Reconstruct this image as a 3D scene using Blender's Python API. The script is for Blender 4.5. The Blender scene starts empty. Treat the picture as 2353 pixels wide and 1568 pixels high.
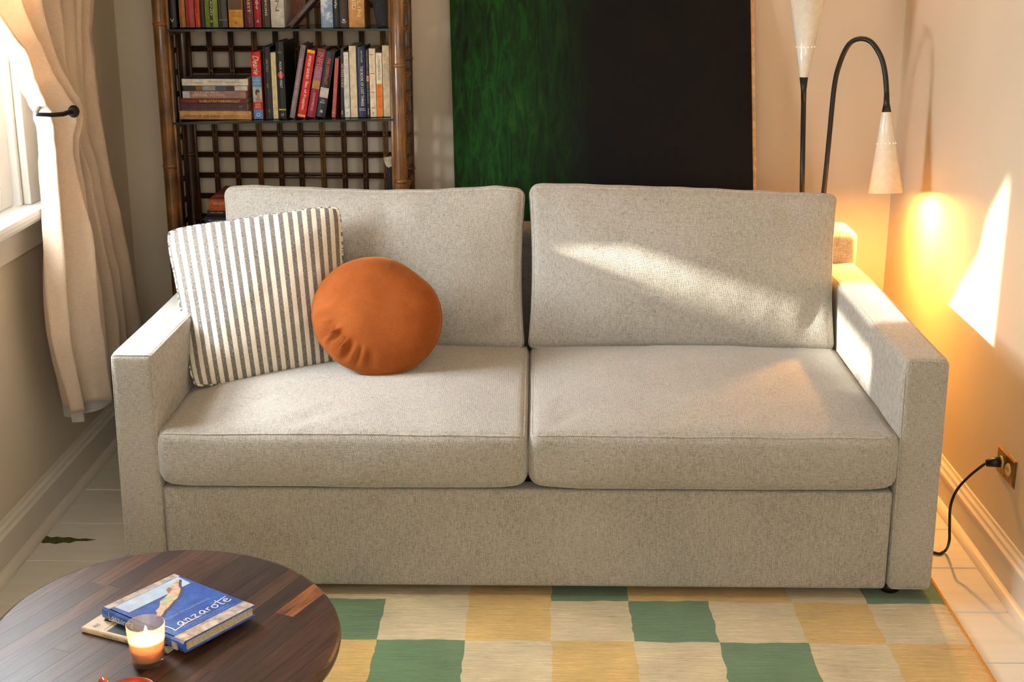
import bpy, bmesh, math, random
import numpy as np
from mathutils import Vector, Matrix, noise as mnoise

random.seed(7)
C = bpy.context.scene.collection
SC = bpy.context.scene
R = math.radians

# ------------------------------------------------------------------ camera
F_PX, CAM_H, PITCH, YAW = 3100.0, 1.53, R(16.42756), R(1.00153)
cam_d = bpy.data.cameras.new('camera')
cam_d.sensor_fit = 'HORIZONTAL'; cam_d.sensor_width = 36.0
cam_d.lens = 36.0 * F_PX / 2353.0
cam_d.clip_start = 0.05; cam_d.clip_end = 100
cam = bpy.data.objects.new('camera', cam_d); C.objects.link(cam)
cam.location = (0, 0, CAM_H)
cam.rotation_euler = (math.pi / 2 - PITCH, 0, YAW)
SC.camera = cam

# ------------------------------------------------------------------ world, sun, daylight, exposure
SC.view_settings.view_transform = 'Standard'
SC.view_settings.look = 'None'
SC.view_settings.gamma = 1.0
SC.view_settings.use_curve_mapping = False
SC.view_settings.exposure = -0.06

SC.cycles.max_bounces = 6; SC.cycles.diffuse_bounces = 3; SC.cycles.glossy_bounces = 3
SC.cycles.transmission_bounces = 4; SC.cycles.transparent_max_bounces = 8
SC.cycles.caustics_reflective = False; SC.cycles.caustics_refractive = False
world = bpy.data.worlds.new('sky'); SC.world = world
world.use_nodes = True
_bg = world.node_tree.nodes['Background']
_bg.inputs[0].default_value = (0.86, 0.93, 1.0, 1)
_bg.inputs[1].default_value = 2.5

def light(name, kind, loc, energy, color=(1, 1, 1), direction=None, **kw):
    d = bpy.data.lights.new(name, kind); d.energy = energy; d.color = color
    for k, v in kw.items(): setattr(d, k, v)
    o = bpy.data.objects.new(name, d); C.objects.link(o); o.location = loc
    if direction is not None:
        o.rotation_euler = Vector(direction).to_track_quat('-Z', 'Y').to_euler()
    return o

SUN_DIR = (1.0, 0.22, -0.33)
light('sun', 'SUN', (-6, 0, 4), 20.0, (1.0, 0.92, 0.80), SUN_DIR, angle=R(1.3))
# daylight through the side window, plus an added fill behind the camera, tilted up
light('side_window_daylight', 'AREA', (-1.62, 3.08, 1.52), 190.0, (0.90, 0.95, 1.0), (1, 0, -0.10),
      shape='RECTANGLE', size=.90, size_y=1.3)
light('rear_fill', 'AREA', (0.0, -1.45, 1.75), 46.0, (1.0, 0.95, 0.87), (0, 1, 1.1),
      shape='RECTANGLE', size=1.9, size_y=1.4)

# ------------------------------------------------------------------ pixel -> point on a known plane (for measuring)
_fw = np.array([-math.sin(YAW) * math.cos(PITCH), math.cos(YAW) * math.cos(PITCH), -math.sin(PITCH)])
_rt = np.array([math.cos(YAW), math.sin(YAW), 0.0]); _up = np.cross(_rt, _fw)
def _ray(x, y): return _fw * F_PX + _rt * (x - 1176.5) - _up * (y - 784.0)
def aty(x, y, Y):
    d = _ray(x, y); p = d * (Y / d[1]); return Vector((p[0], Y, CAM_H + p[2]))
def atz(x, y, Z):
    d = _ray(x, y); t = (Z - CAM_H) / d[2]; return Vector((d[0] * t, d[1] * t, Z))
def atx(x, y, X):
    d = _ray(x, y); t = X / d[0]; return Vector((X, d[1] * t, CAM_H + d[2] * t))

# ------------------------------------------------------------------ materials
def lin(c):
    return tuple(((v / 255.0) / 12.92 if v / 255.0 <= 0.04045 else ((v / 255.0 + 0.055) / 1.055) ** 2.4) for v in c[:3]) + (1.0,)

class NT:
    def __init__(s, name):
        s.m = bpy.data.materials.new(name); s.m.use_nodes = True
        s.t = s.m.node_tree; s.b = s.t.nodes['Principled BSDF']; s.out = s.t.nodes['Material Output']
    def n(s, typ, **kw):
        nd = s.t.nodes.new(typ)
        for k, v in kw.items():
            if hasattr(nd, k) and not k.startswith('i_'): setattr(nd, k, v)
        return nd
    def l(s, a, b): s.t.links.new(a, b); return b
    def coord(s, kind='Object', scale=(1, 1, 1), rot=(0, 0, 0), loc=(0, 0, 0)):
        tc = s.n('ShaderNodeTexCoord'); mp = s.n('ShaderNodeMapping')
        s.l(tc.outputs[kind], mp.inputs['Vector'])
        mp.inputs['Scale'].default_value = scale; mp.inputs['Rotation'].default_value = rot; mp.inputs['Location'].default_value = loc
        return mp.outputs['Vector']
    def noise(s, vec, scale=5, detail=3, rough=.5, dist=0.0):
        nd = s.n('ShaderNodeTexNoise'); s.l(vec, nd.inputs['Vector'])
        nd.inputs['Scale'].default_value = scale; nd.inputs['Detail'].default_value = detail
        nd.inputs['Roughness'].default_value = rough; nd.inputs['Distortion'].default_value = dist
        return nd.outputs['Fac']
    def ramp(s, fac, stops):
        r = s.n('ShaderNodeValToRGB'); s.l(fac, r.inputs[0]); e = r.color_ramp.elements
        while len(e) < len(stops): e.new(0.5)
        for el, (p, c) in zip(e, stops): el.position = p; el.color = lin(c) if max(c) > 1.001 else tuple(c) + (1,)
        return r.outputs['Color']
    def math(s, op, a, b=0.0):
        nd = s.n('ShaderNodeMath', operation=op)
        for i, v in enumerate((a, b)):
            if hasattr(v, 'links'): s.l(v, nd.inputs[i])
            else: nd.inputs[i].default_value = v
        return nd.outputs[0]
    def mix(s, fac, a, b, mode='MIX'):
        nd = s.n('ShaderNodeMix', data_type='RGBA', blend_type=mode)
        for i, v in ((0, fac), (6, a), (7, b)):
            if hasattr(v, 'links'): s.l(v, nd.inputs[i])
            elif i == 0: nd.inputs[0].default_value = v
            else: nd.inputs[i].default_value = lin(v) if max(v) > 1.001 else tuple(v[:3]) + (1,)
        return nd.outputs[2]
    def bump(s, h, strength=.3, dist=.002):
        nd = s.n('ShaderNodeBump'); s.l(h, nd.inputs['Height'])
        nd.inputs['Strength'].default_value = strength; nd.inputs['Distance'].default_value = dist
        s.l(nd.outputs[0], s.b.inputs['Normal']); return nd
    def base(s, c):
        if hasattr(c, 'links'): s.l(c, s.b.inputs['Base Color'])
        else: s.b.inputs['Base Color'].default_value = lin(c) if max(c) > 1.001 else tuple(c) + (1,)
    def set(s, **kw):
        for k, v in kw.items(): s.b.inputs[k.replace('_', ' ')].default_value = v
        return s

_plain = {}
def plain(c, rough=.6, metal=0.0, var=.10, scale=60, bump=0.0, spec=.4, coat=0.0):
    """Solid colour with a little procedural mottling."""
    key = (tuple(c), rough, metal, var, scale, bump, spec, coat)
    if key in _plain: return _plain[key]
    t = NT('paint_%d' % len(_plain)); v = t.coord()
    f = t.noise(v, scale, 2)
    dark = tuple(x * (1 - var) for x in c); lightc = tuple(min(255, x * (1 + var * .6)) for x in c)
    t.base(t.ramp(f, [(.3, dark), (.7, lightc)]))
    t.set(Roughness=rough, Metallic=metal)
    t.b.inputs['Specular IOR Level'].default_value = spec
    t.b.inputs['Coat Weight'].default_value = coat
    if bump: t.bump(f, bump)
    _plain[key] = t.m
    return t.m

def make_linen(name, c, k=.0046, strength=.5):
    t = NT(name)
    h = t.noise(t.coord(scale=(70, 700, 700)), 1, 1, .6)
    v = t.noise(t.coord(scale=(700, 70, 70)), 1, 1, .6)
    big = t.noise(t.coord(), 5, 1)
    grain = t.noise(t.coord(), 420, 1, .6)
    s = t.math('ADD', t.math('ADD', t.math('MULTIPLY', h, .3), t.math('MULTIPLY', v, .3)), t.math('ADD', t.math('MULTIPLY', big, .08), t.math('MULTIPLY', grain, .32)))
    dk = tuple(x * .76 for x in c); lt = tuple(min(255, x * 1.13) for x in c)
    t.base(t.ramp(s, [(.36, dk), (.5, c), (.64, lt)]))
    sep = t.n('ShaderNodeSeparateXYZ'); t.l(t.coord(), sep.inputs[0])
    w = 2 * math.pi / k
    sx, sy, sz = [t.math('SINE', t.math('MULTIPLY', sep.outputs[i], w)) for i in range(3)]
    tot = t.math('ADD', t.math('MULTIPLY', sx, sz), t.math('ADD', t.math('MULTIPLY', sx, sy), t.math('MULTIPLY', sy, sz)))
    hh = t.math('ADD', t.math('MULTIPLY', tot, .35), t.math('MULTIPLY', grain, 1.0))
    t.bump(hh, strength, .0012)
    t.set(Roughness=.92); t.b.inputs['Specular IOR Level'].default_value = .15
    t.b.inputs['Sheen Weight'].default_value = .25; t.b.inputs['Sheen Roughness'].default_value = .5
    return t.m

LINEN = make_linen('grey_linen_weave', (172, 166, 153))

def make_wall(name, c):
    t = NT(name); v = t.coord()
    a = t.noise(v, 1.3, 2); g = t.noise(v, 260, 1)
    t.base(t.ramp(a, [(.3, tuple(x * .95 for x in c)), (.7, c)]))
    t.bump(t.math('ADD', t.math('MULTIPLY', g, .4), t.noise(v, 22, 1)), .12, .003)
    t.set(Roughness=.62); t.b.inputs['Specular IOR Level'].default_value = .3
    return t.m
WALL = make_wall('cream_wall_paint', (224, 206, 178))
CEIL = make_wall('white_ceiling_paint', (236, 230, 218))
TRIM = plain((226, 215, 196), .42, var=.012, scale=9)
TRIMW = plain((240, 239, 234), .38, var=.012, scale=9)

def make_plank():
    t = NT('white_floor_paint'); v = t.coord()
    a = t.noise(t.coord(scale=(1.2, 9, 9)), 3, 5); sp = t.noise(v, 55, 2)
    c1 = t.ramp(a, [(.3, (214, 209, 195)), (.7, (224, 219, 205))])
    mask = t.ramp(sp, [(.78, (0, 0, 0)), (.80, (1, 1, 1))])
    t.base(t.mix(mask, c1, (92, 84, 66)))
    t.bump(t.math('ADD', a, t.math('MULTIPLY', t.noise(t.coord(scale=(3, 60, 60)), 4, 3),   .3)), .05, .003)
    t.set(Roughness=.42); return t.m
PLANK = make_plank()

def make_wood(name, tones, rough=.32, gscale=(2.2, 34, 34)):
    mats = []
    for i, c in enumerate(tones):
        t = NT('%s_%d' % (name, i))
        g = t.noise(t.coord(scale=gscale, loc=(i * 3.1, i, 0)), 3, 6, .65, .6)
        f = t.noise(t.coord(scale=(6, 240, 240)), 3, 3, .6)
        s = t.math('ADD', t.math('MULTIPLY', g, .7), t.math('MULTIPLY', f, .3))
        t.base(t.ramp(s, [(.36, tuple(x * .42 for x in c)), (.52, c), (.68, tuple(min(255, x * 1.35) for x in c))]))
        t.bump(f, .22, .0012)
        t.set(Roughness=rough); t.b.inputs['Specular IOR Level'].default_value = .5
        mats.append(t.m)
    return mats
STAVES = make_wood('walnut_stave', [(68, 45, 35), (80, 54, 41), (58, 40, 33), (94, 62, 44), (72, 48, 37), (52, 37, 32), (140, 84, 48), (86, 59, 46)])

def make_cane(name, c):
    t = NT(name)
    g = t.noise(t.coord(scale=(120, 120, 5)), 2, 4, .6); b = t.noise(t.coord(), 14, 3)
    s = t.math('ADD', t.math('MULTIPLY', g, .55), t.math('MULTIPLY', b, .45))
    t.base(t.ramp(s, [(.36, tuple(x * .5 for x in c)), (.52, c), (.68, tuple(min(255, x * 1.4) for x in c))]))
    t.bump(g, .2, .001); t.set(Roughness=.34); t.b.inputs['Coat Weight'].default_value = .3
    return t.m
CANE = make_cane('brown_rattan', (114, 77, 38))
CANED = make_cane('dark_rattan', (66, 40, 22))
BIND = plain((134, 88, 48), .5, var=.3, scale=200)

def make_glass(name, tint=(.9, .95, .92), gloss=.10, rough=.02, trans=.9):
    t = NT(name); tr = t.n('ShaderNodeBsdfTransparent'); gl = t.n('ShaderNodeBsdfGlossy'); mx = t.n('ShaderNodeMixShader')
    tr.inputs[0].default_value = tuple(tint) + (1,); gl.inputs['Roughness'].default_value = rough
    fr = t.n('ShaderNodeLayerWeight'); fr.inputs[0].default_value = .5
    ad = t.math('ADD', t.math('MULTIPLY', t.math('POWER', fr.outputs['Facing'], 4.0), .55), gloss)
    t.l(ad, mx.inputs[0]); t.l(tr.outputs[0], mx.inputs[1]); t.l(gl.outputs[0], mx.inputs[2])
    t.l(mx.outputs[0], t.out.inputs['Surface']); return t.m
PANE = make_glass('window_glass', (.97, .98, 1), .02)
SHELFGLASS = make_glass('grey_shelf_glass', (.50, .52, .46), .12, .03)
SHELFEDGE = plain((38, 52, 44), .2, var=.1)
VOTIVE = make_glass('votive_glass', (1.0, .93, .86), .06)
_nt = VOTIVE.node_tree; _o = _nt.nodes['Material Output']; _s = _o.inputs['Surface'].links[0].from_socket     # added peach translucency imitating the flame's glow on the clear glass
_tl = _nt.nodes.new('ShaderNodeBsdfTranslucent'); _tl.inputs[0].default_value = (1, .86, .70, 1); _mx = _nt.nodes.new('ShaderNodeMixShader'); _mx.inputs[0].default_value = .16
_nt.links.new(_s, _mx.inputs[1]); _nt.links.new(_tl.outputs[0], _mx.inputs[2]); _nt.links.new(_mx.outputs[0], _o.inputs['Surface'])

def emit(name, c, strength):
    t = NT(name); e = t.n('ShaderNodeEmission'); e.inputs[0].default_value = tuple(c) + (1,); e.inputs[1].default_value = strength
    t.l(e.outputs[0], t.out.inputs['Surface']); return t.m

BLACK = plain((22, 20, 19), .35, var=.2)
IRON = plain((30, 29, 28), .38, .6, var=.2)
PAPER = plain((206, 192, 160), .9, var=.15, scale=300)

# ------------------------------------------------------------------ mesh helpers
def link(name, me, m, parent=None, smooth=False):
    o = bpy.data.objects.new(name, me); C.objects.link(o)
    if m is not None and len(me.materials) == 0:
        for mm in (m if isinstance(m, (list, tuple)) else [m]): me.materials.append(mm)
    if smooth:
        me.polygons.foreach_set('use_smooth', [True] * len(me.polygons)); me.update()
    if parent is not None: o.parent = parent
    return o
def pydata(name, vs, fs, m, parent=None, smooth=False):
    me = bpy.data.meshes.new(name); me.from_pydata([tuple(v) for v in vs], [], [tuple(f) for f in fs]); me.update()
    return link(name, me, m, parent, smooth)
def tag(o, label, cat, group=None, kind=None):
    o['label'] = label
    o['category'] = cat
    if group: o['group'] = group
    if kind: o['kind'] = kind
    return o
def empty(name, loc=(0, 0, 0), rot=(0, 0, 0), label=None, cat=None, group=None):
    o = bpy.data.objects.new(name, None); C.objects.link(o); o.location = loc; o.rotation_euler = rot
    o.empty_display_size = .05
    if label: tag(o, label, cat, group)
    return o

class MB:
    """Collects shapes into one mesh."""
    def __init__(s): s.v = []; s.f = []
    def add(s, vs, fs):
        b = len(s.v); s.v += [tuple(p) for p in vs]; s.f += [tuple(i + b for i in f) for f in fs]; return s
    def box(s, x0, x1, y0, y1, z0, z1):
        vs = [(x, y, z) for z in (z0, z1) for y in (y0, y1) for x in (x0, x1)]
        return s.add(vs, [(0, 2, 3, 1), (4, 5, 7, 6), (0, 1, 5, 4), (2, 6, 7, 3), (0, 4, 6, 2), (1, 3, 7, 5)])
    def tube(s, pts, r, n=8, cap=True, closed=False):
        pts = [Vector(p) for p in pts]; N = len(pts); rs = r if isinstance(r, (list, tuple)) else [r] * N
        vs = []; fs = []; up = None
        for i, p in enumerate(pts):
            a = pts[(i - 1) % N] if (closed or i > 0) else p; b = pts[(i + 1) % N] if (closed or i < N - 1) else p
            t = (b - a).normalized()
            if up is None:
                up = Vector((0, 0, 1)) if abs(t.z) < .9 else Vector((1, 0, 0))
            x = up.cross(t); x = x.normalized() if x.length > 1e-6 else t.orthogonal().normalized()
            y = t.cross(x).normalized(); up = y
            for k in range(n):
                an = 2 * math.pi * k / n; vs.append(p + (x * math.cos(an) + y * math.sin(an)) * rs[i])
        for i in range(N if closed else N - 1):
            j = (i + 1) % N
            for k in range(n):
                l = (k + 1) % n; fs.append((i * n + k, i * n + l, j * n + l, j * n + k))
        if cap and not closed: fs += [tuple(range(n))[::-1], tuple((N - 1) * n + k for k in range(n))]
        return s.add(vs, fs)
    def lathe(s, prof, n=24, c=(0, 0), closed=False):
        vs = []; fs = []
        for (r, z) in prof:
            for k in range(n):
                a = 2 * math.pi * k / n; vs.append((c[0] + r * math.cos(a), c[1] + r * math.sin(a), z))
        L = len(prof)
        for i in range(L if closed else L - 1):
            j = (i + 1) % L
            for k in range(n):
                l = (k + 1) % n; fs.append((i * n + k, i * n + l, j * n + l, j * n + k))
        if not closed:
            if prof[0][0] > 1e-5: fs.append(tuple(range(n))[::-1])
            if prof[-1][0] > 1e-5: fs.append(tuple((L - 1) * n + k for k in range(n)))
        return s.add(vs, fs)
    def prism(s, poly, y0, y1, axis='y'):
        """Extrude a 2-D outline (a, b) along an axis."""
        n = len(poly)
        P = {'y': lambda a, b, t: (a, t, b), 'x': lambda a, b, t: (t, a, b), 'z': lambda a, b, t: (a, b, t)}[axis]
        vs = [P(a, b, y0) for a, b in poly] + [P(a, b, y1) for a, b in poly]
        fs = [tuple(range(n))[::-1], tuple(range(n, 2 * n))] + [(i, (i + 1) % n, n + (i + 1) % n, n + i) for i in range(n)]
        return s.add(vs, fs)
    def build(s, name, m, parent=None, smooth=False, bevel=0.0, seg=2):
        me = bpy.data.meshes.new(name); me.from_pydata(s.v, [], s.f)
        bm = bmesh.new(); bm.from_mesh(me); bmesh.ops.recalc_face_normals(bm, faces=bm.faces)
        if bevel:
            eds = [e for e in bm.edges if len(e.link_faces) == 2 and e.calc_face_angle(0) > .5]
            bmesh.ops.bevel(bm, geom=eds, offset=bevel, segments=seg, affect='EDGES', profile=.5)
        bm.to_mesh(me); bm.free()
        o = link(name, me, m, parent, smooth)
        return o

def axis_pts(h, r, n, k):
    """Sample positions along one box axis, denser in the rounded ends."""
    core = np.linspace(-(h - r), h - r, n)
    e = np.linspace(0, 1, k + 1)[1:] * r
    return np.concatenate([(-(h - r) - e[::-1]), core, (h - r) + e])

def soft_pts(q, hs, r):
    inner = np.clip(q, -(hs - r), hs - r); d = q - inner
    L = np.linalg.norm(d, axis=1, keepdims=True); L[L < 1e-9] = 1
    return inner + d / L * r

def softbox(hs, r, n=(24, 16, 8), k=4, deform=None):
    """Rounded upholstered box as (verts, faces); hs = half sizes."""
    hs = np.array(hs, float)
    ax = [axis_pts(hs[i], r, n[i], k) for i in range(3)]
    idx = {}; V = []; Fs = []
    def vid(p):
        key = tuple(np.round(p, 5))
        if key not in idx: idx[key] = len(V); V.append(p)
        return idx[key]
    for a in range(3):
        b, c = (a + 1) % 3, (a + 2) % 3
        for s in (-1, 1):
            g = [[None] * len(ax[c]) for _ in ax[b]]
            for i, u in enumerate(ax[b]):
                for j, w in enumerate(ax[c]):
                    p = np.zeros(3); p[a] = s * hs[a]; p[b] = u; p[c] = w; g[i][j] = vid(p)
            for i in range(len(ax[b]) - 1):
                for j in range(len(ax[c]) - 1):
                    f = (g[i][j], g[i + 1][j], g[i + 1][j + 1], g[i][j + 1]); Fs.append(f if s > 0 else f[::-1])
    V = soft_pts(np.array(V), hs, r)
    if deform: V = deform(V)
    return V, Fs

def text_verts(body, shear=0.0, _cache={}):
    key = (body, shear)
    if key not in _cache:
        cu = bpy.data.curves.new('lettering', 'FONT'); cu.body = body; cu.size = 1; cu.resolution_u = 2; cu.shear = shear
        o = bpy.data.objects.new('lettering', cu)
        me = bpy.data.meshes.new_from_object(o)
        v = np.array([tuple(p.co) for p in me.vertices]) if len(me.vertices) else np.zeros((0, 3))
        f = [tuple(p.vertices) for p in me.polygons]
        bpy.data.objects.remove(o); bpy.data.meshes.remove(me); bpy.data.curves.remove(cu)
        _cache[key] = (v, f)
    return _cache[key]
def text_on(name, body, o, xdir, ydir, length, height, m, parent, shear=0.0, bold=False):
    """Letters fitted into length x height, starting at point o (lower-left), along xdir with tops toward ydir."""
    v, f = text_verts(body, shear)
    if len(v) == 0: return None
    mn = v.min(0); mx = v.max(0); w = max(mx[0] - mn[0], 1e-6); h = max(mx[1] - mn[1], 1e-6)
    xd = np.array(xdir, float); yd = np.array(ydir, float)
    P = np.array(o, float) + np.outer((v[:, 0] - mn[0]) / w * length, xd) + np.outer((v[:, 1] - mn[1]) / h * height, yd)
    return pydata(name, P, f, m, parent)

# ================================================================== THE ROOM
LX, RX, BY, FY, CZ = -1.35, 1.17, 4.417, -1.7, 2.62
WIN_Y0, WIN_Y1, WIN_Z0, WIN_Z1 = 2.66, 3.50, 0.868, 2.20      # side window opening

fl = MB().box(LX - .2, RX + .2, FY - .2, BY + .2, -.06, -.021).build('floor', plain((60, 52, 42), .9))
tag(fl, 'white-painted wide plank floor', 'floor', kind='structure')
PW = .237
_pl = None
ys = [2.922 + PW * k for k in range(-20, 8)]
for y in ys:
    y0, y1 = y + .0016, y + PW - .0016
    if y1 < FY or y0 > BY: continue
    if _pl is None:
        _pl = MB().box(LX, RX, 0, PW - .0032, -.021, 0).build('plank', PLANK, fl, bevel=.002, seg=1)
        _pl.location = (0, y0, 0)
    else:
        p = _pl.copy(); C.objects.link(p); p.parent = fl; p.location = (0, y0, random.uniform(-.0008, 0))
# flaked-off paint on the boards by the left wall
chip = [(85, 1226), (95, 1224), (104, 1231), (118, 1236), (130, 1234), (145, 1236), (160, 1235), (178, 1239), (197, 1238), (221, 1241), (200, 1244), (175, 1244), (160, 1249), (146, 1247), (128, 1251), (112, 1248), (98, 1249), (88, 1242), (84, 1233)]
cp = [atz(x, y, .0) for x, y in chip]
MB().prism([(p.x, p.y) for p in cp], -.0006, .0004, 'z').build('paint_chip', plain((84, 80, 38), .8, var=.4, scale=120), fl)['label'] = 'olive patch where the white paint has flaked off'

# walls
w = MB()
w.box(LX - .14, LX, FY, WIN_Y0, 0, CZ).box(LX - .14, LX, WIN_Y1, BY + .14, 0, CZ)
w.box(LX - .14, LX, WIN_Y0, WIN_Y1, 0, WIN_Z0 - .032).box(LX - .14, LX, WIN_Y0, WIN_Y1, WIN_Z1, CZ)
tag(w.build('wall_left', WALL), 'cream painted wall with the window', 'wall', kind='structure')
tag(MB().box(LX, RX, BY, BY + .14, 0, CZ).build('wall_back', WALL), 'cream painted wall behind the sofa', 'wall', kind='structure')
tag(MB().box(RX, RX + .14, FY, BY + .14, 0, CZ).build('wall_right', WALL), 'cream painted wall with the electrical outlet', 'wall', kind='structure')
w = MB().box(LX - .14, -1.05, FY - .14, FY, 0, CZ).box(1.05, RX + .14, FY - .14, FY, 0, CZ).box(-1.05, 1.05, FY - .14, FY, 0, .9).box(-1.05, 1.05, FY - .14, FY, 2.45, CZ)
tag(w.build('wall_front', WALL), 'cream painted wall behind the viewer', 'wall', kind='structure')
tag(MB().box(LX - .14, RX + .14, FY - .14, BY + .14, CZ, CZ + .1).build('ceiling', CEIL), 'plain white ceiling', 'ceiling', kind='structure')

# baseboards: flat board with a stepped moulding on top, and a shoe moulding at the floor
def base_profile(s):   # (offset from wall, z)
    return [(0, 0), (.018 * s, 0), (.018 * s, .085), (.021 * s, .088), (.021 * s, .098), (.015 * s, .104), (.013 * s, .112), (.007 * s, .118), (.005 * s, .126), (0, .126)]
def shoe_profile(s, o=.018):
    return [(o * s, .0)] + [((o + .021 * math.cos(a)) * s, .021 * math.sin(a)) for a in np.linspace(0, math.pi / 2, 6)]
tag(MB().prism([(LX + a, b) for a, b in base_profile(1)], FY, BY, 'y').build('baseboard_left', TRIM), 'painted baseboard along the window wall', 'baseboard', kind='structure')
tag(MB().prism([(RX + a, b) for a, b in base_profile(-1)], FY, BY, 'y').build('baseboard_right', TRIM), 'painted baseboard under the electrical outlet', 'baseboard', kind='structure')
tag(MB().prism([(BY + a, b) for a, b in base_profile(-1)], LX + .02, RX - .02, 'x').build('baseboard_back', TRIM), 'painted baseboard behind the sofa', 'baseboard', kind='structure')
tag(MB().prism([(LX + a, b) for a, b in shoe_profile(1)], FY, BY, 'y').build('trim_1', TRIM), 'rounded shoe moulding along the window wall', 'trim', kind='structure')
tag(MB().prism([(RX + a, b) for a, b in shoe_profile(-1)], FY, BY, 'y').build('trim_2', TRIM), 'rounded shoe moulding below the outlet wall', 'trim', kind='structure')
tag(MB().prism([(BY + a, b) for a, b in shoe_profile(-1)], LX + .04, RX - .04, 'x').build('trim_3', TRIM), 'rounded shoe moulding behind the sofa', 'trim', kind='structure')

# side window: casing, stool, apron, two sashes with panes
win = empty('window_1', (LX, WIN_Y1, WIN_Z0)); tag(win, 'white double-hung sash window by the curtain', 'window', kind='structure')
def wchild(mb, name, m=TRIMW, par=None, bevel=.003):
    mb.v = [(x - LX, y - WIN_Y1, z - WIN_Z0) for x, y, z in mb.v]
    return mb.build(name, m, par or win, bevel=bevel)
for y0, y1 in ((WIN_Y1 - .005, WIN_Y1 + .115), (WIN_Y0 - .115, WIN_Y0 + .005)):
    mb = MB().box(LX + .0005, LX + .020, y0, y1, WIN_Z0, WIN_Z1 + .12)
    o = y1 if y0 > 3 else y0 + .022
    mb.box(LX + .0005, LX + .030, o - .022, o, WIN_Z0, WIN_Z1 + .12)
    wchild(mb, 'casing')
wchild(MB().box(LX + .0005, LX + .022, WIN_Y0, WIN_Y1, WIN_Z1, WIN_Z1 + .12), 'head_casing')
wchild(MB().box(LX - .14, LX + .062, WIN_Y0 - .16, WIN_Y1 + .15, WIN_Z0 - .034, WIN_Z0), 'window_sill', bevel=.012)
wchild(MB().box(LX + .0005, LX + .018, WIN_Y0 - .12, WIN_Y1 + .12, WIN_Z0 - .115, WIN_Z0 - .034), 'apron', TRIM)
for y in (WIN_Y0, WIN_Y1 - .022):
    wchild(MB().box(LX - .14, LX - .001, y + .0005, y + .0215, WIN_Z0, WIN_Z1), 'jamb')
MEET = 1.31
def sash(z0, z1, x, bot, top):
    st = .075; ya, yb = WIN_Y0 + .024, WIN_Y1 - .025
    mb = MB().box(x, x + .034, ya, ya + st, z0, z1).box(x, x + .034, yb - st, yb, z0, z1)
    mb.box(x, x + .034, ya + st, yb - st, z0, z0 + bot).box(x, x + .034, ya + st, yb - st, z1 - top, z1)
    s = wchild(mb, 'sash', par=win, bevel=.004)
    wchild(MB().box(x + .015, x + .018, ya + st, yb - st, z0 + bot, z1 - top), 'pane', PANE, s, 0)
sash(WIN_Z0 + .003, MEET + .035, LX - .052, .09, .07)
sash(MEET - .01, WIN_Z1 - .003, LX - .092, .07, .06)

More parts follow.
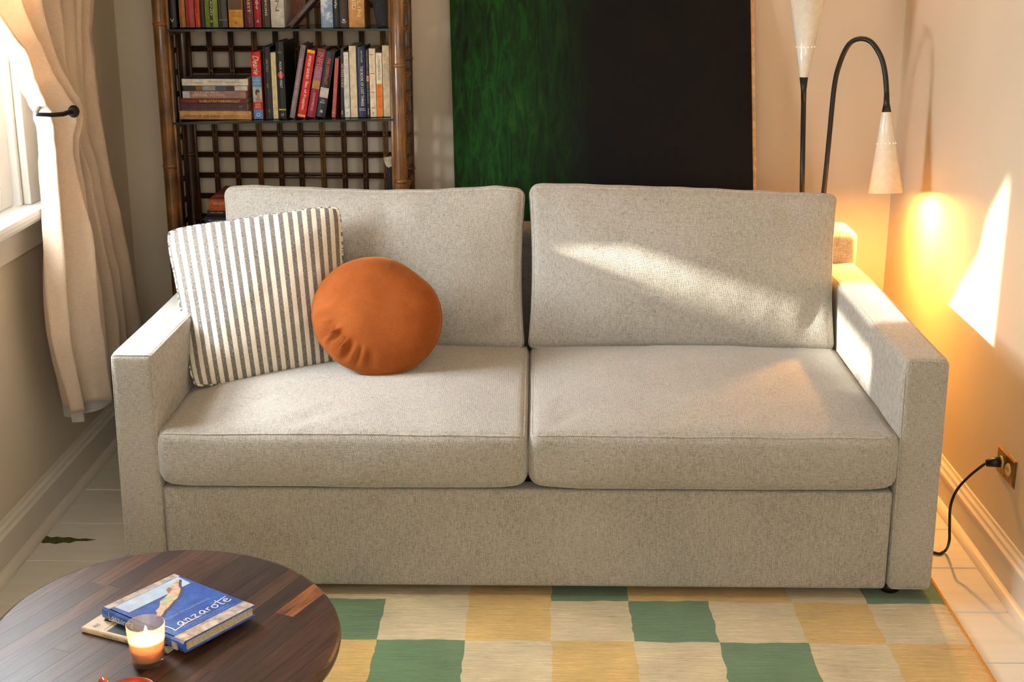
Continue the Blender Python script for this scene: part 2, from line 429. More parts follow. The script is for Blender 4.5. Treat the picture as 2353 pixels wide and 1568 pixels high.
# ================================================================== CURTAIN with its holdback
def interp(t, tab):
    for (a, va), (b, vb) in zip(tab, tab[1:]):
        if t <= b: 
            u = (t - a) / (b - a); u = max(0, min(1, u)); u = u * u * (3 - 2 * u)
            return va + (vb - va) * u
    return tab[-1][1]
def curtain_mesh():
    NZ, NS = 110, 150; vs = []; fs = []
    ztop, zbot = 2.33, .315
    near = [(.0, 3.30), (.35, 3.315), (.566, 3.265), (.893, 3.305), (1.06, 3.335), (1.126, 3.335), (1.223, 3.235), (1.343, 3.13), (1.6, 2.93), (1.85, 2.76), (2.33, 2.62)]
    far = [(.0, 4.12), (.387, 4.095), (.658, 4.03), (.868, 3.985), (1.127, 3.965), (1.375, 3.95), (2.33, 3.93)]
    mid = [(.0, 3.86), (.4, 3.80), (.893, 3.72), (1.05, 3.64), (1.126, 3.62), (1.223, 3.63), (1.343, 3.65), (1.7, 3.66), (2.33, 3.62)]
    amp = [(.0, .048), (.6, .048), (.95, .032), (1.11, .018), (1.25, .028), (1.5, .040), (2.33, .042)]
    nearpx = [(-80, -95), (0, -42), (65, 0), (180, 40), (255, 82), (270, 86), (300, 92), (480, 101), (640, 106), (780, 116), (880, 136), (950, 152), (1100, 165)]
    farpx = [(-80, 188), (0, 195), (200, 217), (400, 240), (550, 265), (735, 293), (900, 318), (1100, 345)]
    def lerp(t, tab): return float(np.interp(t, [a for a, _ in tab], [b for _, b in tab]))
    def solveY(X, z, tab):
        lo, hi = 2.3, 4.36
        for _ in range(40):
            Y = (lo + hi) / 2; d = np.array([X, Y, z - CAM_H]); q = d @ _fw
            x, y = 1176.5 + F_PX * (d @ _rt) / q, 784 - F_PX * (d @ _up) / q
            if x < lerp(y, tab): lo = Y
            else: hi = Y
        return Y
    for i in range(NZ + 1):
        z = ztop + (zbot - ztop) * i / NZ
        yn, ym, yf, a = interp(z, near), interp(z, mid), interp(z, far), interp(z, amp)
        pinch = math.exp(-((z - 1.115) / .10) ** 2)
        if z < 1.38:
            k = min(1, (1.38 - z) / .10); ph0 = .5 * math.sin(z * 2.3)
            X0 = max(LX + .078 + a * math.sin(ph0), LX + .034)
            y2 = solveY(X0, z, nearpx); yn += (y2 - yn) * k
            yf2 = solveY(LX + .075, z, farpx); yf = yf + (min(yf2, 4.2) - yf) * k
            ym = max(ym, yn + .22) if z > .95 else ym
        for j in range(NS + 1):
            s = j / NS
            if s < .66:
                u = s / .66; y = yn + (ym - yn) * u
            else:
                u = (s - .66) / .34; y = ym + (yf - ym) * u
            ph = s * 2 * math.pi * 5.2 + .5 * math.sin(z * 2.3) + (1.0 if z < 1.1 else 0) * .25 * math.sin(s * 9)
            aa = a * (1.0 if s < .66 else .55)
            x = LX + .078 + aa * math.sin(ph) + .010 * math.sin(ph * 2.1 + z * 4)
            x += .055 * pinch * math.sin(math.pi * min(1, s / .66)) if s < .66 else 0
            if z < 1.05 and s < .45:      # the full front fold hanging below the holdback
                x += .05 * math.sin(math.pi * s / .45) * min(1, (1.05 - z) / .25)
            x += .004 * mnoise.noise((y * 14, z * 9, 1.3)) + .006 * pinch * mnoise.noise((y * 30, z * 45, 4))
            zz = z
            if i == NZ: zz += .006 * math.sin(ph * 1.3) - .012 * s
            vs.append((max(x, LX + .034), y + .006 * math.sin(ph * 1.7 + 1), zz))
    W = NS + 1
    for i in range(NZ):
        for j in range(NS): fs.append((i * W + j, i * W + j + 1, (i + 1) * W + j + 1, (i + 1) * W + j))
    return vs, fs
def make_curtain_mat(name, c, tr=.25):
    t = NT(name); v = t.coord()
    a = t.noise(t.coord(scale=(700, 700, 90)), 1, 2); b = t.noise(t.coord(scale=(90, 90, 700)), 1, 2); g = t.noise(v, 6, 3)
    s = t.math('ADD', t.math('MULTIPLY', t.math('ADD', a, b), .35), t.math('MULTIPLY', g, .3))
    col = t.ramp(s, [(.35, tuple(x * .93 for x in c)), (.65, tuple(min(255, x * 1.04) for x in c))]); t.base(col)
    t.bump(t.math('ADD', a, b), .2, .001); t.set(Roughness=.85); t.b.inputs['Specular IOR Level'].default_value = .15
    t.b.inputs['Sheen Weight'].default_value = .2
    tl = t.n('ShaderNodeBsdfTranslucent'); t.l(col, tl.inputs[0]); mx = t.n('ShaderNodeMixShader'); mx.inputs[0].default_value = tr
    t.l(t.b.outputs[0], mx.inputs[1]); t.l(tl.outputs[0], mx.inputs[2]); t.l(mx.outputs[0], t.out.inputs['Surface'])
    return t.m
CURT = make_curtain_mat('tan_curtain_cloth', (232, 208, 180), .25)
LINING = make_curtain_mat('pale_curtain_lining', (205, 198, 186), .3)
vs, fs = curtain_mesh()
cur = empty('curtain', (LX + .08, 3.6, .3), label='tan fabric curtain tied back beside the window', cat='curtain')
def rebase(vs, o): return [(p[0] - o[0], p[1] - o[1], p[2] - o[2]) for p in vs]
co = (LX + .08, 3.6, .3)
body = pydata('curtain_panel', rebase(vs, co), fs, CURT, cur, True)
md = body.modifiers.new('cloth', 'SOLIDIFY'); md.thickness = .0025
# pale lining showing below the hem
lv = []; lf = []
row = vs[-151:]
for j, q in enumerate(row):
    s = j / 150; dr = .030 + .012 * math.sin(s * 17) + .008 * math.sin(s * 41 + 1)
    for k, dz in enumerate((.05, .02, -.010, -dr)): lv.append((max(q[0] - .010, LX + .030), q[1] + .018 * (1 - s) + .004 * k, q[2] + dz))
for j in range(150):
    for k in range(3): lf.append((j * 4 + k, j * 4 + k + 1, (j + 1) * 4 + k + 1, (j + 1) * 4 + k))
pydata('lining', rebase(lv, co), lf, LINING, cur, True)['label'] = 'pale grey lining below the hem'

rod = empty('curtain_rod', (LX, 2.7, 2.36), label='black metal rod above the window carrying the curtain', cat='curtain rod')
MB().tube([(.085, -.25, 0), (.085, 1.32, 0)], .011, 10).build('rod', IRON, rod, True)
for y in (-.2, 1.27): MB().tube([(.0, y, 0), (.085, y, 0)], .008, 8).build('bracket', IRON, rod, True)

hb = empty('curtain_holdback', (LX, 3.33, 1.112), label='black metal hook holding the curtain back', cat='curtain holdback')
kp, ep = atx(165, 257, LX + .165), atx(84, 263, LX + .135)
h0 = Vector((LX, 3.33, 1.112)); kp -= h0; ep -= h0
path = [(.0, ep.y + .42, ep.z), (.03, ep.y + .35, ep.z), (.065, ep.y + .23, ep.z), (.100, ep.y + .11, ep.z), (.125, ep.y + .025, ep.z), ep, ep * .75 + kp * .25 + Vector((.014, 0, -.003)), ep * .45 + kp * .55 + Vector((.016, 0, -.003)), ep * .15 + kp * .85 + Vector((.006, 0, 0)), kp]
MB().tube(path, [.005, .005, .005, .005, .005, .005, .0055, .006, .0065, .007], 10).build('hook', IRON, hb, True)
kb = MB().lathe([(0.0, -.016), (.007, -.0145), (.0125, -.009), (.015, 0), (.0125, .009), (.007, .0145), (0.0, .016)], 16).build('knob', IRON, hb, True)
kb.location = kp + Vector((.002, .008, 0))
MB().box(.0005, .006, ep.y + .39, ep.y + .45, ep.z - .03, ep.z + .03).build('wall_plate', IRON, hb, bevel=.002)

# unseen foliage row, added to block low sun and shape the cushion's bands
hv = []; hf = []
def hp(i, j, y, z): return (-3.05 + .10 * mnoise.noise((y * 3, z * 3, 1)) + .05 * mnoise.noise((y * 14, z * 14, 3)), y, z)
NY, NZ_ = 120, 40
for i in range(NY + 1):
    y = .6 + 4.2 * i / NY; ht = 1.745 + .018 * mnoise.noise((y * 2, 0, 5)) + .02 * mnoise.noise((y * 12, 0, 2))
    for j in range(NZ_ + 1): hv.append(hp(i, j, y, ht * j / NZ_))
    for j in range(8):
        hv.append((-3.05 - .6 * (j + 1) / 8, y + .02 * mnoise.noise((j * 3, y * 9, 2)), ht + .03 * mnoise.noise((y * 10, j, 8)) - .02 * j / 8 - (.02 if j == 7 else 0)))
    for j in range(4): hv.append((-3.65, y, ht * (1 - (j + 1) / 4)))
W_ = NZ_ + 1 + 8 + 4
for i in range(NY):
    for j in range(W_ - 1): hf.append((i * W_ + j, (i + 1) * W_ + j, (i + 1) * W_ + j + 1, i * W_ + j + 1))
tag(pydata('sun_blocker_hedge', [(x + 3.05, y - 2.7, z) for x, y, z in hv], hf, plain((52, 74, 34), .8, var=.5, scale=40), None, True), 'clipped green foliage row outside the window, added to shape the sun bands', 'sun_blocker_hedge').location = (-3.05, 2.7, 0)

# ================================================================== RUG
GREEN, BEIGE, GOLD = 0, 1, 2
def make_rug(name, c):
    t = NT(name)
    st = t.noise(t.coord(scale=(4, 120, 1)), 2.2, 5, .7, .3); f = t.noise(t.coord(scale=(30, 320, 300)), 1.5, 2, .6); b = t.noise(t.coord(), 7, 3)
    s = t.math('ADD', t.math('MULTIPLY', st, .5), t.math('ADD', t.math('MULTIPLY', f, .25), t.math('MULTIPLY', b, .25)))
    t.base(t.ramp(s, [(.34, tuple(x * .58 for x in c)), (.44, tuple(x * .90 for x in c)), (.54, c), (.64, tuple(min(255, x * 1.16) for x in c))]))
    t.bump(t.math('ADD', t.noise(t.coord(), 420, 2), st), .5, .002)
    t.set(Roughness=.95); t.b.inputs['Specular IOR Level'].default_value = .1
    t.b.inputs['Sheen Weight'].default_value = .3
    return t.m
RUG = [make_rug('rug_green', (98, 126, 84)), make_rug('rug_beige', (208, 188, 144)), make_rug('rug_gold', (208, 170, 96))]
xs = [-.74, -.55, -.356, -.156, .042, .229, .421, .620, .800, .992]
yy = [3.52, 3.33, 3.135, 2.941, 2.745, 2.552, 2.36, 2.17, 1.98, 1.79]
G, B_, O = GREEN, BEIGE, GOLD
grid = [[B_, G, B_, O, B_, G, B_, O, B_, G, B_], [O, B_, G, B_, O, B_, G, B_, O, B_, G],
        [G, B_, O, B_, B_, O, G, O, O, B_, G],      # strip at the sofa's foot
        [B_, O, B_, G, B_, O, B_, G, B_, O, B_],
        [O, B_, B_, O, G, B_, O, B_, G, B_, O],
        [B_, G, B_, O, B_, G, B_, O, B_, G, B_], [O, B_, G, B_, O, B_, G, B_, O, B_, G], [B_, O, B_, G, B_, O, B_, G, B_, O, B_], [G, B_, O, B_, G, B_, O, B_, G, B_, O]]
def subdiv(a, n): 
    r = []
    for p, q in zip(a, a[1:]): r += [p + (q - p) * k / n for k in range(n)]
    return r + [a[-1]]
SX, SY = subdiv(xs, 12), subdiv(yy, 10)
vs = []; fs = []; mi = []
for j, y in enumerate(SY):
    for i, x in enumerate(SX):
        edge = i in (0, len(SX) - 1) or j in (0, len(SY) - 1)
        dx = 0 if edge else .006 * mnoise.noise((x * 9, y * 16, 0)) + .004 * mnoise.noise((x * 40, y * 50, 3))
        dy = 0 if edge else .006 * mnoise.noise((x * 9, y * 9, 7)) + .003 * mnoise.noise((x * 50, y * 40, 5))
        vs.append((x + dx, y + dy, .006 if edge else .011 + .0012 * mnoise.noise((x * 25, y * 25, 9))))
W = len(SX)
for j in range(len(SY) - 1):
    for i in range(W - 1):
        fs.append((j * W + i, (j + 1) * W + i, (j + 1) * W + i + 1, j * W + i + 1)); mi.append(grid[j // 10][i // 12 + 2])
rug_o = empty('area_rug', (0, 2.7, 0), label='checked wool rug in green, beige and gold under the sofa', cat='rug')
rug = pydata('pile', rebase(vs, (0, 2.7, 0)), fs, RUG, rug_o, True)
rug.data.polygons.foreach_set('material_index', mi)
x0, x1, y0, y1 = xs[0], xs[-1], yy[-1], yy[0]
MB().box(x0, x1, y0 - 2.7, y1 - 2.7, .0005, .006).build('backing', plain((170, 130, 60), .9), rug_o)
MB().tube([(x0, y0 - 2.7, .006), (x1, y0 - 2.7, .006), (x1, y1 - 2.7, .006), (x0, y1 - 2.7, .006)], .0055, 8, closed=True).build('binding', plain((196, 142, 62), .9, var=.2, scale=300), rug_o, True)['label'] = 'mustard edge binding'

# ================================================================== SOFA
SY0 = 2.957
so = (0, 3.5, .012)
sofa = empty('sofa', so, label='light grey linen two-seat sofa with straight track arms', cat='sofa')
def spart(name, hs, r, c, n, par=None, deform=None, m=LINEN, rotx=0.0, k=4):
    V, Fs = softbox(hs, r, n, k, deform)
    if rotx:
        ca, sa = math.cos(rotx), math.sin(rotx); V = np.c_[V[:, 0], V[:, 1] * ca - V[:, 2] * sa, V[:, 1] * sa + V[:, 2] * ca]
    V = V + (np.array(c) - np.array(so if par is None else so))
    return pydata(name, V, Fs, m, par or sofa, True)
WELT = make_linen('linen_piping', (182, 176, 163))
def welt(name, q, hs, r, c, par, deform=None, rotx=0.0, rad=.0024, closed=True, push=.0006):
    hs = np.array(hs, float); P = soft_pts(np.array(q, float), hs, r + 0.0)
    if deform: P = deform(P)
    if rotx:
        ca, sa = math.cos(rotx), math.sin(rotx); P = np.c_[P[:, 0], P[:, 1] * ca - P[:, 2] * sa, P[:, 1] * sa + P[:, 2] * ca]
    P = P + (np.array(c) - np.array(so))
    return MB().tube([Vector(p) for p in P], rad, 6, closed=closed).build(name, WELT, par, True)
def loop(a, b, n=26):
    """Rectangle outline in 2-D with half sizes a, b."""
    t = np.linspace(-1, 1, n + 1)[:-1]; o = []
    o += [(u * a, -b) for u in t] + [(a, u * b) for u in t] + [(-u * a, b) for u in t] + [(-a, -u * b) for u in t]
    return o

# arms
for (x0, x1, side) in ((-.988, -.886, -1), (.851, .957, 1)):
    hs = ((x1 - x0) / 2, .510, .2925); c = ((x0 + x1) / 2, SY0 + .510, .0355 + .2925)
    def adef(V, side=side):
        V = V.copy(); t = (V[:, 2] / .2925 + 1) / 2
        V[:, 0] += -side * .006 * t + .004 * np.sin(V[:, 1] * 7) * t * .3
        V[:, 2] += np.where(V[:, 2] > .2, .004 * np.sin(V[:, 1] * 5 + side), 0)
        return V
    a = spart('arm', hs, .016, c, (6, 30, 18), deform=adef)
    welt('seam', [(x, -hs[1], z) for x, z in loop(hs[0], hs[2], 12)], hs, .016, c, a, adef, rad=.0019)
    sx = -side * hs[0]
    welt('seam', [(sx, y, hs[2]) for y in np.linspace(-hs[1], hs[1] - .02, 40)], hs, .016, c, a, adef, rad=.0019, closed=False)
    welt('seam', [(-sx, y, hs[2]) for y in np.linspace(-hs[1], hs[1] - .02, 40)], hs, .016, c, a, adef, rad=.0016, closed=False)
# front rail panel and the frame body behind it
spart('front_panel', (.8665, .03, .1265), .010, (-.0185, SY0 + .036, .0355 + .1265), (30, 4, 8))
spart('frame', (.866, .47, .10), .012, (-.0185, 3.54, .145), (8, 8, 6))
# back rail
rail = spart('back_rail', (.981, .078, .335), .030, (-.024, 4.000, .382), (40, 6, 14), k=5)
# feet
for x in (-.90, .87):
    for y in (3.01, 3.98):
        f = MB().lathe([(.020, 0), (.024, .004), (.026, .0245), (0, .0245)], 14).build('foot', BLACK, sofa, True); f.location = (x - so[0], y - so[1], 0)

def ridge(V, segs, ax=(0, 1)):
    out = np.zeros(len(V))
    for (a, b, s, amp) in segs:
        a = np.array(a); b = np.array(b); p = V[:, list(ax)]; d = b - a; t = np.clip(((p - a) @ d) / (d @ d), 0, 1)
        dist = np.linalg.norm(p - (a + t[:, None] * d), axis=1); fade = np.sin(np.pi * np.clip(t, .02, .98))
        out += amp * np.exp(-(dist / s) ** 2) * fade
    return out
def nz(V, s, o=0.0): return np.array([mnoise.noise((p[0] * s + o, p[1] * s, p[2] * s)) for p in V])

# seat cushions
def seat_def(hs, seed, wr, cornerdrop):
    hx, hy, hz = hs
    def d(V):
        V = V.copy(); u, v, w = V[:, 0] / hx, V[:, 1] / hy, V[:, 2] / hz
        crown = (1 - np.abs(u) ** 2.6) * (1 - np.abs(np.clip(v, -1, 1)) ** 3.2)
        top = np.clip((w + 1) / 2, 0, 1)
        V[:, 2] += top ** 2 * (.030 * crown) 
        bul = (1 - w ** 2)
        V[:, 1] += -.010 * bul * (v < -.8) * (1 - np.abs(u) ** 4)
        V[:, 0] += .004 * bul * np.sign(u) * (np.abs(u) > .9)
        rr = ridge(V, wr); V[:, 2] += rr * top; V[:, 1] -= .6 * rr * (v < -.85)
        V[:, 2] += .0035 * nz(V, 7, seed) * top + .0012 * nz(V, 22, seed)
        V[:, 1] += .0030 * nz(V, 9, seed + 5) * (v < -.8)
        V[:, 2] -= cornerdrop * np.clip(-(w) , 0, 1) * 0
        # softened lower front corners
        V[:, 2] += .012 * (np.abs(u) ** 12) * (w < 0) * (v < -.7)
        return V
    return d
wrL = [((-.22, -.36), (-.02, -.20), .010, .006), ((-.17, -.37), (.03, -.22), .009, -.005), ((-.12, -.37), (.10, -.24), .012, .006), ((-.30, -.30), (-.16, -.10), .02, -.004), ((.0, -.1), (.2, -.25), .03, .003)]
wrR = [((-.40, -.35), (-.30, -.22), .014, -.007), ((-.41, -.30), (-.36, -.10), .016, .005), ((.1, -.2), (.33, -.05), .04, -.003)]
for (x0, x1, seed, wr) in ((-.886, -.0165, 1.0, wrL), (-.0115, .8505, 4.0, wrR)):
    hs = ((x1 - x0) / 2, .375, .0715); c = ((x0 + x1) / 2, SY0 + .366, .2915 + .0715)
    df = seat_def(hs, seed, wr, 0)
    sc = spart('seat_cushion', hs, .026, c, (64, 46, 8), deform=df, k=5)
    welt('seam', [(x, y, hs[2]) for x, y in loop(hs[0], hs[1], 40)], hs, .026, c, sc, df, rad=.0023)
    welt('seam', [(x, y, -hs[2]) for x, y in loop(hs[0], hs[1], 30)], hs, .026, c, sc, df, rad=.0016)

# back cushions
TILT = R(-13)
def back_def(hs, seed, sag, wr):
    hx, hy, hz = hs
    def d(V):
        V = V.copy(); u, v, w = V[:, 0] / hx, V[:, 1] / hy, V[:, 2] / hz
        puff = (1 - np.abs(u) ** 2.4) * (1 - np.abs(w) ** 2.2)
        V[:, 1] += np.where(v < 0, -1, .6) * np.abs(v) * .055 * puff
        # edges draw in a little between the corners
        V[:, 0] -= np.sign(u) * .012 * (1 - w ** 2) * np.abs(u) ** 6
        V[:, 2] += np.where(w > 0, np.abs(w) ** 6 * np.interp(u, sag[0], sag[1]), 0)
        V[:, 2] += np.where(w < 0, np.abs(w) ** 6 * .006 * (1 - u ** 2), 0)
        V[:, 1] -= ridge(V, wr, (0, 2)) * (v < .2)
        V[:, 1] += .0060 * nz(V, 4.5, seed) * (v < .5) + .0016 * nz(V, 20, seed)
        V[:, 2] += .002 * nz(V, 16, seed + 3) * (np.abs(w) > .8)
        return V
    return d
bk = [((-.880, -.026), 2.0, ([-1, -.8, -.5, -.1, .4, .8, 1], [.004, .008, .004, -.003, -.002, .008, .002]), [((-.35, .20), (-.30, .08), .02, -.005), ((.02, .20), (.06, .10), .02, -.006), ((.10, .20), (.12, .12), .02, .004), ((.30, -.21), (.40, -.12), .02, -.01)]),
      ((-.021, .847), 6.0, ([-1, -.9, -.6, 0, .5, 1], [.010, .016, .014, .006, -.003, -.012]), [((.25, .20), (.33, .13), .022, -.006), ((-.36, .21), (-.25, .1), .03, .004), ((.33, -.2), (.39, -.05), .02, -.006)])]
for ((x0, x1), seed, sag, wr) in bk:
    hs = ((x1 - x0) / 2, .085, .228); c = ((x0 + x1) / 2, 3.765, .633)
    df = back_def(hs, seed, sag, wr)
    bc = spart('back_cushion', hs, .028, c, (60, 8, 34), deform=df, rotx=TILT, k=5)
    for s in (-1,): welt('seam', [(x, s * hs[1], z) for x, z in loop(hs[0], hs[2], 40)], hs, .028, c, bc, df, TILT, rad=.0023)
    welt('seam', [(x, hs[1], z) for x, z in loop(hs[0], hs[2], 40)], hs, .028, c, bc, df, TILT, rad=.0020)

# ================================================================== STRIPED PILLOW
def make_stripe():
    t = NT('striped_cotton'); tc = t.n('ShaderNodeTexCoord'); sep = t.n('ShaderNodeSeparateXYZ'); t.l(tc.outputs['UV'], sep.inputs[0])
    wob = t.noise(t.coord('UV', (3, 60, 1)), 2, 3); fray = t.noise(t.coord('UV', (500, 60, 1)), 1, 2); fr2 = t.noise(t.coord('UV', (60, 500, 1)), 1, 2)
    ph = t.math('ADD', t.math('MULTIPLY', sep.outputs[0], 18.5), t.math('MULTIPLY', wob, .05))
    f = t.math('FRACT', ph)
    tri = t.math('ABSOLUTE', t.math('SUBTRACT', f, .5))
    tri2 = t.math('ADD', tri, t.math('MULTIPLY', t.math('SUBTRACT', fray, .5), .06))
    mask = t.ramp(tri2, [(.245, (0, 0, 0)), (.265, (1, 1, 1))])
    dk = t.ramp(t.math('ADD', t.math('MULTIPLY', fray, .5), t.math('MULTIPLY', fr2, .5)), [(.36, (74, 68, 60)), (.5, (120, 112, 102)), (.64, (168, 158, 145))])
    lt = t.ramp(fr2, [(.35, (216, 204, 182)), (.65, (240, 230, 212))])
    t.base(t.mix(mask, lt, dk))
    t.bump(t.math('ADD', fray, fr2), .4, .001); t.set(Roughness=.9); t.b.inputs['Specular IOR Level'].default_value = .12
    t.b.inputs['Sheen Weight'].default_value = .2
    return t.m
STRIPE = make_stripe()
def pillow(name, cor, T, m, parent, org, N=44, conc=.04, off=0.0, seed=0.0, uvs=True):
    """cor: TL, TR, BR, BL corner points; T: half thickness."""
    TL, TR, BR, BL = [np.array(c) for c in cor]
    nrm = np.cross(TR - TL, BL - TL); nrm = nrm / np.linalg.norm(nrm)
    if nrm[1] > 0: nrm = -nrm
    vs = []; fs = []; uv = []
    def P(u, v):
        uu = u * (1 - conc * (1 - v * v) * abs(u) ** 3) * (1 - .055 * (u * v) ** 6); vv = v * (1 - conc * .4 * (1 - u * u) * abs(v) ** 3) * (1 - .055 * (u * v) ** 6)
        a, b = (uu + 1) / 2, (1 - vv) / 2
        return (TL * (1 - a) + TR * a) * (1 - b) + (BL * (1 - a) + BR * a) * b
    th = lambda u, v: T * ((1 - abs(u) ** 2.3) ** .62) * ((1 - abs(v) ** 2.3) ** .62)
    g = lambda k: math.sin(math.pi / 2 * (2 * k / N - 1))
    for s in (1, -1):
        for j in range(N + 1):
            for i in range(N + 1):
                u, v = g(i), g(j); e = min(1, (1 - abs(u)) * (1 - abs(v)) * 25)
                w = e * (.005 * mnoise.noise((u * 3 + seed, v * 3, s)) + .004 * mnoise.noise((u * 9, v * 9 + seed, s * 2)))
                t = th(u, v) + w
                if s > 0:   # pinch crease at the lower left corner, where the pillow folds against the arm
                    t -= .016 * math.exp(-((u + .86) / .16) ** 2 - ((v + .52) / .05) ** 2)
                p = P(u, v) + nrm * (s * t); vs.append(p - np.array(org)); uv.append(((u + 1) / 2, (v + 1) / 2))
    W = N + 1
    for s in (0, 1):
        o = s * W * W
        for j in range(N):
            for i in range(N):
                f = (o + j * W + i, o + j * W + i + 1, o + (j + 1) * W + i + 1, o + (j + 1) * W + i); fs.append(f if s == 0 else f[::-1])
    o = pydata(name, vs, fs, m, parent, True)
    ul = o.data.uv_layers.new(name='UVMap')
    for lp in o.data.loops: ul.data[lp.index].uv = uv[lp.vertex_index]
    bm = bmesh.new(); bm.from_mesh(o.data); bmesh.ops.remove_doubles(bm, verts=bm.verts, dist=.0004); bmesh.ops.recalc_face_normals(bm, faces=bm.faces); bm.to_mesh(o.data); bm.free()
    o.data.polygons.foreach_set('use_smooth', [True] * len(o.data.polygons))
    rim = [P(g(k), 1) for k in range(N)] + [P(1, -g(k)) for k in range(N)] + [P(-g(k), -1) for k in range(N)] + [P(-1, g(k)) for k in range(N)]
    return o, [Vector(p - np.array(org)) for p in rim]
pc = [(-.985, 3.50, .802), (-.527, 3.617, .850), (-.490, 3.455, .444), (-.868, 3.228, .445)]
porg = (-.70, 3.35, .447)
sp = empty('striped_pillow', porg, label='square grey and cream striped pillow leaning on the sofa arm', cat='pillow')
_, rim = pillow('cover', pc, .084, STRIPE, sp, porg)
t = NT('piping_ticking'); f_ = t.noise(t.coord(), 90, 1)
t.base(t.ramp(f_, [(.46, (96, 88, 78)), (.54, (226, 215, 194))])); t.set(Roughness=.9); PIPE = t.m
MB().tube(rim, .0034, 7, closed=True).build('piping', PIPE, sp, True)

# ================================================================== ROUND VELVET PILLOW
def make_velvet():
    t = NT('rust_velvet'); v = t.coord()
    a = t.noise(v, 5, 4, .6); g = t.noise(v, 500, 2)
    s = t.math('ADD', t.math('MULTIPLY', a, .7), t.math('MULTIPLY', g, .3))
    t.base(t.ramp(s, [(.34, (124, 60, 18)), (.52, (152, 79, 30)), (.68, (172, 98, 44))]))
    t.bump(g, .25, .001); t.set(Roughness=.8); t.b.inputs['Specular IOR Level'].default_value = .15
    t.b.inputs['Sheen Weight'].default_value = .45; t.b.inputs['Sheen Roughness'].default_value = .4
    t.b.inputs['Sheen Tint'].default_value = lin((255, 190, 120)); return t.m
VELVET = make_velvet()
def round_pillow(ctr, az, el, rad, T):
    n = Vector((math.sin(az) * math.cos(el), -math.cos(az) * math.cos(el), math.sin(el)))
    rx = Vector((math.cos(az), math.sin(az), 0)); ry = rx.cross(n) * -1
    if ry.z < 0: ry = -ry
    NA, NR = 96, 26; vs = []; fs = []
    def outline(a):
        r = 1.0 - .045 * math.exp(-((a - R(48)) / .30) ** 2) + .02 * math.cos(2 * (a - R(150))) + .008 * mnoise.noise((math.cos(a) * 3, math.sin(a) * 3, 0))
        return rad * r
    for s in (1, -1):
        for i in range(NR + 1):
            q = math.sin(math.pi / 2 * i / NR)
            for k in range(NA):
                a = 2 * math.pi * k / NA; r = outline(a) * q
                h = T * (1 - q ** 2.6) ** .55
                da = (a - R(222) + math.pi) % (2 * math.pi) - math.pi
                gath = 1.5 * math.exp(-(da / .70) ** 2) + .22
                sst = max(0, min(1, (q - .62) / .25)); sst = sst * sst * (3 - 2 * sst)
                h += .015 * gath * sst * (1 - q ** 14) * math.sin(a * 40 + 5 * mnoise.noise((math.cos(a) * 5, math.sin(a) * 5, 1))) * (.5 + mnoise.noise((math.cos(a) * 8, math.sin(a) * 8, 7)))
                h += .004 * mnoise.noise((math.cos(a) * q * 3, math.sin(a) * q * 3, s)) * (1 - q)
                p = ctr + rx * (r * math.cos(a)) + ry * (r * math.sin(a)) + n * (s * h)
                vs.append(p)
    o = NA * (NR + 1)
    for s in (0, 1):
        for i in range(NR):
            for k in range(NA):
                l = (k + 1) % NA; f = (s * o + i * NA + k, s * o + i * NA + l, s * o + (i + 1) * NA + l, s * o + (i + 1) * NA + k); fs.append(f if s == 0 else f[::-1])
    rim = [ctr + rx * (outline(2 * math.pi * k / NA) * math.cos(2 * math.pi * k / NA)) + ry * (outline(2 * math.pi * k / NA) * math.sin(2 * math.pi * k / NA)) for k in range(NA)]
    return vs, fs, rim
RC = Vector((-.412, 3.398, .596))
rp = empty('round_pillow', (-.41, 3.33, .45), label='round rust-orange velvet pillow in front of the striped one', cat='pillow')
vs, fs, rim = round_pillow(RC, R(10), R(36), .166, .068)
ro = (-.41, 3.33, .45)
o = pydata('cover', rebase(vs, ro), fs, VELVET, rp, True)
bm = bmesh.new(); bm.from_mesh(o.data); bmesh.ops.remove_doubles(bm, verts=bm.verts, dist=.0003); bmesh.ops.recalc_face_normals(bm, faces=bm.faces); bm.to_mesh(o.data); bm.free()
o.data.polygons.foreach_set('use_smooth', [True] * len(o.data.polygons))
MB().tube(rebase(rim, ro), .0028, 6, closed=True).build('seam', VELVET, rp, True)

# ================================================================== COFFEE TABLE
TZ = .42
tc_, ta, tb = Vector((-.621, 2.024)), .335, .294
tang = math.atan2(-.933, .359)
g0, g1 = atz(470, 1480, TZ), atz(690, 1320, TZ)
gang = math.atan2(g1.y - g0.y, g1.x - g0.x)
tab = empty('coffee_table', (tc_.x, tc_.y, .012), (0, 0, gang), label='round dark walnut coffee table made of narrow staves', cat='table')
rel = tang - gang
def ell_range(w, inset):
    """Chord of the (rotated) ellipse along the grain at cross-grain offset w."""
    a, b = ta - inset, tb - inset; cs, sn = math.cos(rel), math.sin(rel)
    A = (cs / a) ** 2 + (sn / b) ** 2; Bq = 2 * w * cs * sn * (1 / a ** 2 - 1 / b ** 2); Cq = w * w * ((sn / a) ** 2 + (cs / b) ** 2) - 1
    D = Bq * Bq - 4 * A * Cq
    if D <= 0: return None
    q = math.sqrt(D); return (-Bq - q) / (2 * A), (-Bq + q) / (2 * A)
a_, b_ = ta - .02, tb - .02
core = MB().prism([(a_ * math.cos(t) * math.cos(rel) - b_ * math.sin(t) * math.sin(rel), a_ * math.cos(t) * math.sin(rel) + b_ * math.sin(t) * math.cos(rel)) for t in np.linspace(0, 2 * math.pi, 64, endpoint=False)], TZ - .012 - .040, TZ - .012 - .030, 'z').build('tabletop', STAVES[5], tab)
prof = [(.0110, TZ), (.0052, TZ - .0022), (.0015, TZ - .0065), (0, TZ - .0130), (.0015, TZ - .0200), (.0060, TZ - .0260), (.0120, TZ - .0290)]
